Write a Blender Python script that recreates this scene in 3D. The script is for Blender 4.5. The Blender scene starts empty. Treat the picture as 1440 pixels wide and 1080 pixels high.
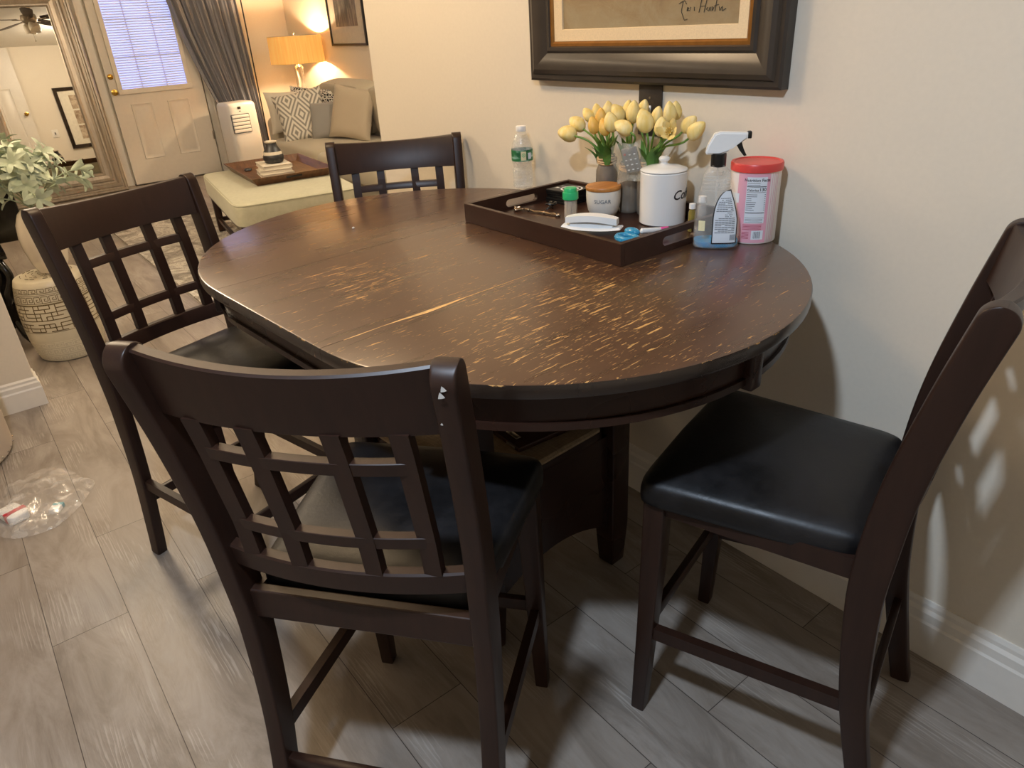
import bpy, bmesh, math, random
from math import sin, cos, pi, radians, atan2, hypot, sqrt
from mathutils import Vector, Matrix
random.seed(7)
S = bpy.context.scene
COL = S.collection

# ------------------------------------------------------------------ materials
def srgb(h):
    if isinstance(h, str):
        v = [int(h[i:i+2], 16)/255 for i in (0, 2, 4)]
    else:
        v = h
    return tuple((c/12.92 if c <= .04045 else ((c+.055)/1.055)**2.4) for c in v) + (1.0,)

class N:
    """tiny node-graph helper"""
    def __init__(s, name):
        s.m = bpy.data.materials.new(name); s.m.use_nodes = True
        s.t = s.m.node_tree; s.n = s.t.nodes; s.l = s.t.links
        s.b = s.n['Principled BSDF']; s.out = s.n['Material Output']
    def new(s, ty, **kw):
        n = s.n.new(ty)
        for k, v in kw.items():
            setattr(n, k, v)
        return n
    def coord(s, scale=(1, 1, 1), loc=(0, 0, 0), rot=(0, 0, 0), out='Object'):
        tc = s.new('ShaderNodeTexCoord'); mp = s.new('ShaderNodeMapping')
        mp.inputs['Scale'].default_value = scale; mp.inputs['Location'].default_value = loc; mp.inputs['Rotation'].default_value = rot
        s.l.new(tc.outputs[out], mp.inputs[0]); return mp.outputs[0]
    def noise(s, vec, scale=5, detail=4, rough=.5, dist=0):
        n = s.new('ShaderNodeTexNoise'); n.inputs['Scale'].default_value = scale; n.inputs['Detail'].default_value = detail
        n.inputs['Roughness'].default_value = rough; n.inputs['Distortion'].default_value = dist
        if vec is not None: s.l.new(vec, n.inputs['Vector'])
        return n.outputs['Fac']
    def math(s, op, a, b=None, clamp=False):
        n = s.new('ShaderNodeMath', operation=op); n.use_clamp = clamp
        for i, v in enumerate((a, b)):
            if v is None: continue
            if isinstance(v, (int, float)): n.inputs[i].default_value = v
            else: s.l.new(v, n.inputs[i])
        return n.outputs[0]
    def ramp(s, fac, stops):
        n = s.new('ShaderNodeValToRGB'); e = n.color_ramp.elements
        while len(e) < len(stops): e.new(.5)
        for i, (p, c) in enumerate(stops):
            e[i].position = p; e[i].color = c if not isinstance(c, str) else srgb(c)
        s.l.new(fac, n.inputs[0]); return n.outputs[0]
    def mix(s, fac, a, b, mode='MIX'):
        n = s.new('ShaderNodeMix', data_type='RGBA', blend_type=mode)
        for sock, v in ((n.inputs[0], fac), (n.inputs[6], a), (n.inputs[7], b)):
            if isinstance(v, (int, float)): sock.default_value = v
            elif isinstance(v, (tuple, list)): sock.default_value = v
            elif isinstance(v, str): sock.default_value = srgb(v)
            else: s.l.new(v, sock)
        return n.outputs[2]
    def bump(s, h, strength=.2, dist=.002):
        n = s.new('ShaderNodeBump'); n.inputs['Strength'].default_value = strength; n.inputs['Distance'].default_value = dist
        s.l.new(h, n.inputs['Height']); s.l.new(n.outputs[0], s.b.inputs['Normal'])
    def set(s, **kw):
        for k, v in kw.items():
            k = k.replace('_', ' ')
            if isinstance(v, (int, float, tuple, list)): s.b.inputs[k].default_value = v
            elif isinstance(v, str): s.b.inputs[k].default_value = srgb(v)
            else: s.l.new(v, s.b.inputs[k])
        return s

def plain(name, col, rough=.5, metal=0, var=.06, scale=30, bump=0, **kw):
    g = N(name); v = g.coord(); f = g.noise(v, scale, 4)
    c = srgb(col) if isinstance(col, str) else col
    lo = tuple(x*(1-var) for x in c[:3])+(1,); hi = tuple(min(1, x*(1+var)) for x in c[:3])+(1,)
    g.set(Base_Color=g.ramp(f, [(.3, lo), (.7, hi)]), Roughness=rough, Metallic=metal)
    if bump: g.bump(f, bump, .002)
    for k, x in kw.items(): g.b.inputs[k.replace('_', ' ')].default_value = x
    return g.m

def emis(name, col, strength):
    g = N(name); g.set(Base_Color=col, Roughness=.6); g.b.inputs['Emission Color'].default_value = srgb(col); g.b.inputs['Emission Strength'].default_value = strength
    v = g.noise(g.coord(), 3); g.l.new(g.ramp(v, [(0, srgb(col)), (1, tuple(min(1, c*1.06) for c in srgb(col)[:3])+(1,))]), g.b.inputs['Emission Color'])
    return g.m

M = {}
# espresso chair wood
def espresso(name, base, hi, rough=.38, axis=(60, 60, 6)):
    g = N(name); v = g.coord(axis); f = g.noise(v, 1, 6, .6, .4)
    big = g.noise(g.coord((3, 3, 3)), 1, 2)
    c = g.mix(g.math('MULTIPLY', f, .9), base, hi)
    g.set(Base_Color=c, Roughness=g.ramp(big, [(.3, (rough*.8,)*3+(1,)), (.7, (rough*1.25,)*3+(1,))]))
    g.b.inputs['Specular IOR Level'].default_value = .32
    g.bump(f, .12, .001); return g.m
M['wood'] = espresso('espresso_wood', '1f130e', '372219')
M['wood_table'] = espresso('espresso_apron_wood', '20130e', '38231a', .28, (6, 6, 40))
M['wood_tray'] = espresso('tray_wood', '2c1a13', '452b1f', .33, (5, 30, 30))
M['leather'] = (lambda: (
    lambda g: (g.set(Base_Color=g.ramp(g.noise(g.coord((6, 6, 6)), 1.5, 6, .7), [(.4, '0e0d0e'), (.75, '201e1f')]), Roughness=g.ramp(g.noise(g.coord((9, 9, 9)), 1, 5, .7), [(.3, (.36,)*3+(1,)), (.7, (.54,)*3+(1,))])),
               g.b.inputs.__getitem__('Specular IOR Level').__setattr__('default_value', .4), g.bump(g.noise(g.coord((1, 1, 1)), 110, 4, .7), .35, .001), g.m)[-1])(N('black_leather')))()

def table_top_mat():
    g = N('worn_table_veneer')
    # grain runs across the table (local y)
    grain = g.noise(g.coord((26, 2.2, 1)), 1, 7, .6, .4)
    fine = g.noise(g.coord((190, 7, 1)), 1, 4, .6)
    base = g.mix(g.math('MULTIPLY', grain, .8), '40291b', '63422d')
    base = g.mix(g.math('MULTIPLY', fine, .22), base, '22130c')
    chips = g.noise(g.coord((190, 17, 1), (3.1, 1.7, 0)), 1, 3, .65, .5)
    chips2 = g.noise(g.coord((420, 40, 1), (9.2, 4.4, 0)), 1, 2, .5, .4)
    def zone(x, y, rx, ry):
        v = g.coord((1/rx, 1/ry, 0), (-x/rx, -y/ry, 0))
        ln = g.new('ShaderNodeVectorMath', operation='LENGTH'); g.l.new(v, ln.inputs[0])
        return g.math('SUBTRACT', 1.0, ln.outputs['Value'], True)
    z = g.math('MAXIMUM', zone(-.44, .10, .38, .40), g.math('MULTIPLY', zone(.03, .25, .22, .24), .75))
    z = g.math('MAXIMUM', z, g.math('MULTIPLY', zone(-.33, -.12, .26, .26), .75))
    z = g.math('MAXIMUM', z, g.math('MULTIPLY', zone(-.42, .34, .3, .18), .5))
    z = g.math('MAXIMUM', z, g.math('MULTIPLY', zone(.14, -.10, .16, .16), .35))
    pn = g.noise(g.coord((7, 5, 1)), 1, 2)
    thr = g.math('SUBTRACT', g.math('ADD', .684, g.math('MULTIPLY', g.math('SUBTRACT', .5, pn), .16)), g.math('MULTIPLY', g.math('POWER', z, .6), .072))
    m1 = g.math('MULTIPLY', g.math('SUBTRACT', chips, thr), 70, True)
    m2 = g.math('MULTIPLY', g.math('SUBTRACT', chips2, g.math('ADD', thr, .035)), 50, True)
    m = g.math('MAXIMUM', m1, g.math('MULTIPLY', m2, .8))
    # only the horizontal face is worn
    ge = g.new('ShaderNodeNewGeometry'); sp = g.new('ShaderNodeSeparateXYZ'); g.l.new(ge.outputs['Normal'], sp.inputs[0])
    upf = g.math('MULTIPLY', g.math('SUBTRACT', sp.outputs[2], .9), 20, True)
    m = g.math('MULTIPLY', m, upf)
    base = g.mix(upf, '1d120c', base)
    rimn = g.math('MULTIPLY', g.math('SUBTRACT', g.noise(g.coord((30, 30, 90)), 1, 5, .7), .60), 30, True)
    rim = g.math('MULTIPLY', g.math('MULTIPLY', rimn, g.math('SUBTRACT', 1.0, upf)), g.math('MULTIPLY', g.math('SUBTRACT', sp.outputs[2], .25), 10, True))
    m = g.math('MAXIMUM', m, rim)
    col = g.mix(m, base, 'c4914f')
    g.set(Base_Color=col, Roughness=g.math('ADD', g.math('MULTIPLY', m, .3), g.ramp(grain, [(.2, (.24,)*3+(1,)), (.8, (.34,)*3+(1,))])))
    g.b.inputs['Specular IOR Level'].default_value = .65
    g.b.inputs['Coat Weight'].default_value = .35; g.b.inputs['Coat Roughness'].default_value = .22
    g.bump(g.math('MULTIPLY', g.math('SUBTRACT', g.math('MULTIPLY', fine, .6), m), g.math('MULTIPLY', upf, g.math('ADD', .25, z))), .35, .0008)
    return g.m
M['top'] = table_top_mat()

def floor_mat():
    g = N('vinyl_plank_floor')
    tc = g.coord((1, 1, 1), (.125, .045, 0))
    br = g.new('ShaderNodeTexBrick'); g.l.new(tc, br.inputs['Vector'])
    br.offset = .348; br.offset_frequency = 2
    br.inputs['Scale'].default_value = 1; br.inputs['Brick Width'].default_value = 1.22; br.inputs['Row Height'].default_value = .185
    br.inputs['Mortar Size'].default_value = .001; br.inputs['Mortar Smooth'].default_value = .1; br.inputs['Bias'].default_value = 0
    br.inputs['Color1'].default_value = (0, 0, 0, 1); br.inputs['Color2'].default_value = (1, 1, 1, 1); br.inputs['Mortar'].default_value = (0, 0, 0, 1)
    # per-plank shift of the grain
    sh = g.new('ShaderNodeVectorMath', operation='SCALE'); g.l.new(br.outputs['Color'], sh.inputs[0]); sh.inputs['Scale'].default_value = 7
    ad = g.new('ShaderNodeVectorMath', operation='ADD'); g.l.new(g.coord((2.4, 9, 1)), ad.inputs[0]); g.l.new(sh.outputs[0], ad.inputs[1])
    gr = g.noise(ad.outputs[0], 1, 8, .68, .9)
    ad2 = g.new('ShaderNodeVectorMath', operation='ADD'); g.l.new(g.coord((1.3, 20, 1)), ad2.inputs[0]); g.l.new(sh.outputs[0], ad2.inputs[1])
    wv = g.new('ShaderNodeTexWave'); wv.wave_type = 'BANDS'; wv.bands_direction = 'Y'; g.l.new(ad2.outputs[0], wv.inputs['Vector'])
    wv.inputs['Scale'].default_value = 1.6; wv.inputs['Distortion'].default_value = 14; wv.inputs['Detail'].default_value = 4; wv.inputs['Detail Scale'].default_value = 1.2; wv.inputs['Detail Roughness'].default_value = .65
    gr2 = g.math('MULTIPLY', wv.outputs['Fac'], g.ramp(g.noise(g.coord((3, 9, 1)), 1, 3), [(.42, (0, 0, 0, 1)), (.62, (1, 1, 1, 1))]))
    c = g.ramp(gr, [(.25, '655b53'), (.42, '80776e'), (.55, '978e85'), (.75, 'aba49c')])
    c = g.mix(g.math('MULTIPLY', g.ramp(gr2, [(.6, (0, 0, 0, 1)), (.98, (1, 1, 1, 1))]), .38), c, 'cbc5bd')
    c = g.mix(g.math('MULTIPLY', g.ramp(g.noise(g.coord((1.2, 2.5, 1)), 1, 3), [(.4, (0, 0, 0, 1)), (.65, (1, 1, 1, 1))]), .35), c, '7c6f63')
    c = g.mix(g.math('MULTIPLY', br.outputs['Color'], .35), c, '85796c')
    c = g.mix(br.outputs['Fac'], c, '3d342e')
    g.set(Base_Color=c, Roughness=g.ramp(gr, [(.2, (.34,)*3+(1,)), (.8, (.5,)*3+(1,))]))
    g.bump(g.math('SUBTRACT', gr2, g.math('MULTIPLY', br.outputs['Fac'], 1.5)), .18, .001)
    return g.m
M['floor'] = floor_mat()
M['wall'] = plain('painted_wall', 'dfd5c4', .62, var=.015, scale=90, bump=.05)
M['ceiling'] = plain('ceiling_paint', 'e9e4da', .8, var=.02)
M['trim'] = plain('white_trim_paint', 'e6e1d8', .35, var=.02)
M['door'] = plain('door_paint', 'dcd5ca', .4, var=.02)
M['brass'] = plain('polished_brass', 'c9a24c', .18, 1, .05)
M['chrome'] = plain('chrome', 'd8d8d8', .12, 1, .02)
M['steel'] = plain('brushed_nickel', 'a89f93', .3, 1, .05)
M['black'] = plain('black_plastic', '141414', .35, var=.1)
M['black_gloss'] = plain('black_lacquer', '0c0b0c', .12, var=.1)
M['white'] = plain('white_plastic', 'eeeeec', .3, var=.01)
M['ceramic'] = plain('white_glazed_ceramic', 'ecebe8', .16, var=.01, Coat_Weight=.5)
M['ceramic_w'] = plain('warm_white_stoneware', 'e4ded4', .3, var=.02)
M['ink'] = plain('dark_ink', '201f22', .6, var=.05)
M['ink_grey'] = plain('grey_ink', '6b7078', .6, var=.05)
M['ink_red'] = plain('red_ink', 'b8475c', .6, var=.05)
M['paper'] = plain('label_paper', 'dfe6ee', .45, var=.01)
M['paper_y'] = plain('yellow_sticker', 'ece3b8', .5, var=.02)
M['pink'] = plain('pink_wrapper', 'e3a9bb', .4, var=.02)
M['red_lid'] = plain('red_plastic_lid', 'd4433f', .35, var=.03)
M['green_cap'] = plain('green_plastic_cap', '2fb872', .35, var=.03)
M['frame_dark'] = plain('dark_bronze_frame', '3b342e', .3, .1, .15, 12)
M['gold'] = plain('gold_lip', '9a6b33', .35, .7, .15, 40)
M['linen'] = plain('linen_liner', 'e2cba6', .8, var=.06, scale=300, bump=.1)
M['olive_white'] = plain('bamboo', 'b87838', .45, var=.2, scale=8)

def wood_disc():
    g = N('acacia_lid'); f = g.noise(g.coord((60, 6, 6)), 1, 5, .6, .5)
    g.set(Base_Color=g.ramp(f, [(.3, '9c5f2a'), (.7, 'c98a48')]), Roughness=.4); return g.m
M['acacia'] = wood_disc()
def rattray():
    g = N('walnut_tray_wood'); f = g.noise(g.coord((5, 40, 20)), 1, 5, .6, .5)
    g.set(Base_Color=g.ramp(f, [(.3, '4f3524'), (.7, '785338')]), Roughness=.4); return g.m
M['walnut'] = rattray()

def glass(name, col=(1, 1, 1, 1), rough=.02, ior=1.45):
    g = N(name); v = g.noise(g.coord(), 4)
    c2 = tuple(x*.97 for x in col[:3])+(1,)
    g.set(Base_Color=g.ramp(v, [(0, c2), (1, col)]), Roughness=rough, IOR=ior); g.b.inputs['Transmission Weight'].default_value = 1
    return g.m
def film(name, col, alpha=.2, rough=.1, wav=25, gl=.5, bs=.15):
    """thin clear plastic: mostly transparent with glossy glints"""
    g = N(name); n = g.noise(g.coord(), wav, 4, .6, 1)
    g.set(Base_Color=col, Roughness=rough, Alpha=alpha); g.b.inputs['Specular IOR Level'].default_value = 1.0
    g.b.inputs['Coat Weight'].default_value = gl
    a = g.ramp(n, [(.45, (alpha*.6,)*3+(1,)), (.62, (min(1, alpha*1.6),)*3+(1,))]); g.l.new(a, g.b.inputs['Alpha'])
    g.bump(n, bs, .004); return g.m
M['pet'] = film('clear_pet_plastic', 'e8ecec', .17, .06, 60, 1)
M['pet_soft'] = film('clear_polypropylene', 'f3efe8', .24, .12, 9, .8, .25)
M['bag'] = film('clear_bag_film', 'fbf6ee', .22, .10, 22, 1, .8)
M['bag2'] = film('frosted_bag_film', 'e6e0cc', .30, .25, 14, .4, .3)
M['water'] = film('bottled_water', 'dfe4df', .20, .05, 90, 1)
M['blue_liquid'] = plain('blue_cleaning_liquid', '1c9bd8', .08, var=.1, Alpha=.9)
M['blue_gel'] = plain('blue_gel_plastic', '3ea3cf', .15, var=.1, Transmission_Weight=.3)
M['smoke_glass'] = plain('grey_tinted_jar_glass', '7d7367', .05, var=.12, Coat_Weight=1.0, IOR=1.5)
M['crystal'] = glass('lamp_crystal', (.98, .97, .95, 1), .03)
M['twine'] = plain('jute_twine', 'c9a980', .9, var=.2, scale=120)
M['stem'] = plain('tulip_stem_green', '6d9440', .5, var=.2)
M['leafg'] = plain('tulip_leaf_green', '557f36', .5, var=.3, scale=20)
def petal(name, a, b):
    g = N(name); f = g.noise(g.coord((90, 90, 12)), 1, 3)
    g.set(Base_Color=g.ramp(f, [(.3, a), (.7, b)]), Roughness=.5); g.b.inputs['Subsurface Weight'].default_value = .0; return g.m
M['petal'] = petal('yellow_petal', 'efcf72', 'f7e3a4')
M['petal_o'] = petal('amber_petal', 'e3ad4c', 'f0c566')

def fabric(name, a, b, scale=220, big=6, rough=.9):
    g = N(name); f = g.noise(g.coord(), scale, 3); h = g.noise(g.coord(), big, 4)
    c = g.mix(g.math('MULTIPLY', f, .6), a, b); c = g.mix(g.math('MULTIPLY', h, .5), c, b)
    g.set(Base_Color=c, Roughness=rough); g.b.inputs['Sheen Weight'].default_value = .2
    g.bump(f, .3, .002); return g.m
M['sofa'] = fabric('sofa_fabric', 'ada28b', 'c0b59e', 120)
M['ottoman'] = fabric('crushed_ottoman_velvet', 'a09d82', 'c8c4ab', 40, 7)
M['greige'] = fabric('greige_fabric', 'b3a494', 'c2b4a3')
M['p_beige'] = fabric('beige_pillow', 'a99a84', 'b8aa94')
M['p_grey'] = fabric('grey_pillow', '8d8a86', '9d9a95')
M['p_white'] = fabric('white_pillow', 'cfc6b6', 'ddd6c8')
M['curtain'] = fabric('grey_curtain', '71727c', '96979f', 150, 3, .6)
def diamond():
    g = N('diamond_pillow'); tc = g.coord((5.2, 5.2, 3.4)); sp = g.new('ShaderNodeSeparateXYZ'); g.l.new(tc, sp.inputs[0])
    fx = g.math('ABSOLUTE', g.math('SUBTRACT', g.math('FRACT', sp.outputs[0]), .5)); fz = g.math('ABSOLUTE', g.math('SUBTRACT', g.math('FRACT', sp.outputs[2]), .5))
    d = g.math('FRACT', g.math('MULTIPLY', g.math('ADD', fx, fz), 5))
    g.set(Base_Color=g.ramp(d, [(.42, '8f8a80'), (.52, 'd9d2c4')]), Roughness=.9); return g.m
M['p_diamond'] = diamond()
def speckle():
    g = N('speckled_pillow'); v = g.new('ShaderNodeTexVoronoi'); v.inputs['Scale'].default_value = 45; v.feature = 'DISTANCE_TO_EDGE'; g.l.new(g.coord(), v.inputs[0])
    g.set(Base_Color=g.ramp(v.outputs['Distance'], [(.10, 'ded8cb'), (.16, '38332f')]), Roughness=.9); return g.m
M['p_speck'] = speckle()
def rugm():
    g = N('grey_shag_rug'); n = g.noise(g.coord((1, 1, 1)), 5, 8, .7, 1.6); f = g.noise(g.coord(), 90, 3)
    c = g.ramp(n, [(.38, '8b8379'), (.5, 'b2aa9f'), (.58, 'dad4c8'), (.66, 'a39a8e')])
    g.set(Base_Color=c, Roughness=.95); g.bump(f, .9, .02); return g.m
M['rug'] = rugm()
def tweed():
    g = N('woven_tweed'); w1 = g.noise(g.coord((30, 500, 30)), 1, 3); w2 = g.noise(g.coord((500, 30, 30)), 1, 3)
    c = g.mix(g.math('MULTIPLY', w1, w2), '6a5641', 'dcc29a'); g.set(Base_Color=c, Roughness=.85); g.bump(w1, .4, .002); return g.m
M['tweed'] = tweed()
def paint_canvas():
    g = N('abstract_painting'); n = g.noise(g.coord((6, 6, 9)), 1, 8, .7, 1.5); f = g.noise(g.coord((30, 30, 30)), 1, 5, .7, 1)
    sp = g.new('ShaderNodeSeparateXYZ'); g.l.new(g.coord(), sp.inputs[0])
    h = g.math('ADD', g.math('MULTIPLY', g.math('SUBTRACT', sp.outputs[2], .13), 2.2), g.math('SUBTRACT', g.math('MULTIPLY', n, .9), .3), True)
    c = g.ramp(h, [(.0, '9c8f72'), (.25, '8d7756'), (.5, '6e5741'), (.75, '4a3526'), (1, '7a6a50')])
    c = g.mix(g.math('MULTIPLY', f, .5), c, 'a3906c'); g.set(Base_Color=c, Roughness=.6); g.bump(f, .4, .003); return g.m
M['painting'] = paint_canvas()
M['mirror'] = plain('mirror_glass', 'e6e4de', .01, 1, 0)
M['champagne'] = (lambda g: (g.set(Base_Color=g.ramp(g.noise(g.coord((30, 30, 4)), 1, 6, .7), [(.3, '9c9182'), (.75, 'b9ae9f')]), Roughness=.36, Metallic=.6), g.m)[-1])(N('champagne_silver_frame'))
M['shade'] = (lambda g: (g.set(Base_Color=g.ramp(g.noise(g.coord((70, 70, 2)), 1, 3), [(.3, 'd8a458'), (.7, 'e8bc74')]), Roughness=.8), g.b.inputs.__getitem__('Emission Color').__setattr__('default_value', srgb('f0a850')), g.b.inputs.__getitem__('Emission Strength').__setattr__('default_value', .42), g.b.inputs.__getitem__('Transmission Weight').__setattr__('default_value', .0), g.m)[-1])(N('linen_lamp_shade'))
M['daylight'] = emis('daylight_through_pane', 'aab6f0', .85)
M['bulb'] = emis('lit_bulb', 'ffdcae', 900)
M['frost'] = plain('frosted_glass', 'e8e0d0', .4, var=.03)
M['blind'] = plain('white_blind_slats', 'e4e6ee', .5, var=.02)
M['leaf'] = fabric('silver_green_leaf', '81946f', 'dde3d0', 25, 16, .7)
M['leafstem'] = plain('silver_green_stem', '9aa68c', .8)
M['bronze'] = plain('dark_bronze', '2e241b', .35, .7, .2)
M['glow_white'] = plain('stove_white', 'eceae6', .35, var=.01)
M['screen'] = plain('dark_display', '3a302c', .2, var=.1)
M['stool'] = plain('cream_glaze', 'cfc5ac', .3, var=.06, scale=8)
M['stool_line'] = plain('fret_line_brown', '6a5836', .5, var=.15)
M['stool_relief'] = plain('fret_relief_cream', 'e3dac2', .35, var=.04)
M['vase_white'] = plain('ivory_glaze', 'd9cdb8', .22, var=.05, scale=5, Coat_Weight=.4)
M['book'] = plain('book_cloth', 'd8cfbc', .7, var=.04)
M['pages'] = (lambda g: (g.set(Base_Color=g.ramp(g.noise(g.coord((1, 1, 300)), 1, 2), [(.3, 'b5ab98'), (.7, 'e0d8c6')]), Roughness=.8), g.m)[-1])(N('page_edges'))
M['vase_black'] = plain('matte_black_ceramic', '2c2b2c', .4, var=.1)
M['smokeball'] = plain('mirrored_glass_ball', 'b8b0a4', .08, 1, .1)

# ------------------------------------------------------------------ object helpers
def link(o, parent=None):
    COL.objects.link(o)
    if parent is not None: o.parent = parent
    return o
def thing(name, label, cat, loc=(0, 0, 0), rotz=0, group=None, rot=None):
    o = bpy.data.objects.new(name, None); o.empty_display_size = .05; link(o)
    o.location = loc; o.rotation_euler = rot if rot else (0, 0, rotz)
    return tag(o, label, cat, group)
def tag(o, label, cat, group=None):
    o['label'] = label; o['category'] = cat
    if group: o['group'] = group
    return o
def obj(name, bm, mat, parent=None, smooth=True, loc=None, rot=None, label=None, ang=40):
    me = bpy.data.meshes.new(name); bmesh.ops.recalc_face_normals(bm, faces=bm.faces[:]); bm.to_mesh(me); bm.free()
    for m in (mat if isinstance(mat, (list, tuple)) else [mat]): me.materials.append(m)
    if smooth:
        me.polygons.foreach_set('use_smooth', [True]*len(me.polygons))
        try: me.set_sharp_from_angle(angle=radians(ang))
        except Exception: pass
    o = bpy.data.objects.new(name, me); link(o, parent)
    if loc is not None: o.location = loc
    if rot is not None: o.rotation_euler = rot
    if label: o['label'] = label
    return o
def struct(name, bm, mat, parent=None, smooth=False, loc=None):
    o = obj(name, bm, mat, parent, smooth, loc)
    if parent is None: o['kind'] = 'structure'
    return o
def B(): return bmesh.new()
def box(bm, x0, x1, y0, y1, z0, z1, bev=0, seg=2, M4=None, mi=0):
    r = bmesh.ops.create_cube(bm, size=1)
    vs = r['verts']
    for v in vs:
        v.co = Vector(((x0+x1)/2+v.co.x*(x1-x0), (y0+y1)/2+v.co.y*(y1-y0), (z0+z1)/2+v.co.z*(z1-z0)))
    fs = set(f for v in vs for f in v.link_faces)
    if bev:
        es = list({e for v in vs for e in v.link_edges})
        rr = bmesh.ops.bevel(bm, geom=es, offset=bev, segments=seg, affect='EDGES', profile=.5)
        vs = list({v for f in rr['faces'] for v in f.verts} | {v for v in vs if v.is_valid})
    if mi:
        for v in vs:
            for f in v.link_faces: f.material_index = mi
    if M4 is not None: bmesh.ops.transform(bm, matrix=M4, verts=vs)
    return vs
def loft(bm, rings, cap0=True, cap1=True, closed=True, mi=0):
    L = [[bm.verts.new(p) for p in r] for r in rings]; n = len(L[0])
    for a, b in zip(L, L[1:]):
        for i in range(n if closed else n-1):
            j = (i+1) % n
            try: f = bm.faces.new((a[i], a[j], b[j], b[i])); f.material_index = mi
            except ValueError: pass
    if cap0: f = bm.faces.new(L[0][::-1]); f.material_index = mi
    if cap1: f = bm.faces.new(L[-1]); f.material_index = mi
    return [v for r in L for v in r]
def lathe(bm, prof, n=40, c=(0, 0), mi=0, cap0=True, cap1=True):
    return loft(bm, [[(c[0]+r*cos(2*pi*i/n), c[1]+r*sin(2*pi*i/n), z) for i in range(n)] for r, z in prof], cap0, cap1, mi=mi)
def frames(pts):
    out = []; up = Vector((0, 0, 1)); t0 = (pts[1]-pts[0]).normalized()
    a = up.cross(t0)
    if a.length < 1e-3: a = Vector((1, 0, 0))
    a.normalize()
    for i, p in enumerate(pts):
        t = (pts[min(i+1, len(pts)-1)]-pts[max(i-1, 0)]).normalized()
        a = (a-t*a.dot(t)).normalized(); out.append((p, a, t.cross(a)))
    return out
def tube(bm, pts, r, n=10, mi=0, flat=1.0):
    pts = [Vector(p) for p in pts]; F = frames(pts)
    rr = r if isinstance(r, (list, tuple)) else [r]*len(pts)
    return loft(bm, [[p+a*(cos(2*pi*i/n)*q)+b*(sin(2*pi*i/n)*q*flat) for i in range(n)] for (p, a, b), q in zip(F, rr)], mi=mi)
def prism(bm, poly, y0, y1, bev=0, M4=None, plane='xz'):
    """extrude a polygon given in xz (or xy) between two depths"""
    f3 = (lambda p, d: (p[0], d, p[1])) if plane == 'xz' else (lambda p, d: (p[0], p[1], d)) if plane == 'xy' else (lambda p, d: (d, p[0], p[1]))
    a = [bm.verts.new(f3(p, y0)) for p in poly]; b = [bm.verts.new(f3(p, y1)) for p in poly]
    f1 = bm.faces.new(a); f2 = bm.faces.new(b[::-1])
    for i in range(len(a)):
        j = (i+1) % len(a); bm.faces.new((a[i], b[i], b[j], a[j]))
    vs = a+b
    if bev:
        es = list(f1.edges)+list(f2.edges)
        rr = bmesh.ops.bevel(bm, geom=es, offset=bev, segments=2, affect='EDGES')
        vs = list({v for f in rr['faces'] for v in f.verts} | {v for v in vs if v.is_valid})
    if M4 is not None: bmesh.ops.transform(bm, matrix=M4, verts=vs)
    return vs
def sweep(bm, path, prof, closed=False):
    """rectangular-ish profile swept in a plane (used for frames). path: list of (x,z) corners of a rectangle; prof: (offset outward, depth y)"""
    n = len(path); c = (sum(p[0] for p in path)/n, sum(p[1] for p in path)/n); rings = []
    for p in path:
        sx = 1 if p[0] > c[0] else -1; sz = 1 if p[1] > c[1] else -1
        rings.append([(p[0]+sx*o, d, p[1]+sz*o) for o, d in prof])
    rings.append(rings[0]); 
    L = [[bm.verts.new(p) for p in r] for r in rings[:-1]]; L.append(L[0])
    for a, b in zip(L, L[1:]):
        for i in range(len(prof)):
            j = (i+1) % len(prof); bm.faces.new((a[i], a[j], b[j], b[i]))
def superell(a, b, n=48, p=4):
    o = []
    for i in range(n):
        t = 2*pi*i/n; c, s = cos(t), sin(t)
        o.append((a*math.copysign(abs(c)**(2/p), c), b*math.copysign(abs(s)**(2/p), s)))
    return o
def cushion(bm, w, d, h, p=6, z0=0, dome=.01, edge=.25, n=56, bow=0):
    o = superell(w/2, d/2, n, p); R = []
    for s, z in ((.90, 0), (.975, h*edge*.25), (1, h*edge), (1.0, h*.55), (.995, h*.72), (.975, h*.86), (.94, h*.95), (.86, h), (.6, h+dome*.6), (.3, h+dome*.93), (.05, h+dome)):
        R.append([(x*s, y*s, z0+z) for x, y in o])
    return loft(bm, R)
def pillow(bm, w, h, t, n=22):
    """square throw pillow in xz plane with pointed corners, thickness in y"""
    V = {}
    for s in (-1, 1):
        for i in range(n+1):
            for j in range(n+1):
                u = -1+2*i/n; v = -1+2*j/n
                e = max(0, (1-u**4)*(1-v**4))**.5
                if s == 1 and (i in (0, n) or j in (0, n)): V[s, i, j] = V[-1, i, j]; continue
                pin = 1-.09*(1-abs(u)**2)*(abs(v)**3); pin2 = 1-.09*(1-abs(v)**2)*(abs(u)**3)
                V[s, i, j] = bm.verts.new((u*w/2*pin2, s*t/2*e, v*h/2*pin))
        for i in range(n):
            for j in range(n):
                q = (V[s, i, j], V[s, i+1, j], V[s, i+1, j+1], V[s, i, j+1])
                try: bm.faces.new(q if s == -1 else q[::-1])
                except ValueError: pass
def text_bm(txt, size, align='CENTER', shear=0, bold=0, ext=0):
    cu = bpy.data.curves.new('lettering', 'FONT'); cu.body = txt; cu.size = size; cu.align_x = align; cu.align_y = 'CENTER'; cu.shear = shear; cu.offset = bold; cu.extrude = ext
    cu.resolution_u = 3
    o = bpy.data.objects.new('lettering', cu); COL.objects.link(o)
    dg = bpy.context.evaluated_depsgraph_get(); me = bpy.data.meshes.new_from_object(o.evaluated_get(dg))
    bm = bmesh.new(); bm.from_mesh(me); bpy.data.objects.remove(o); bpy.data.curves.remove(cu); bpy.data.meshes.remove(me)
    return bm
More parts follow.
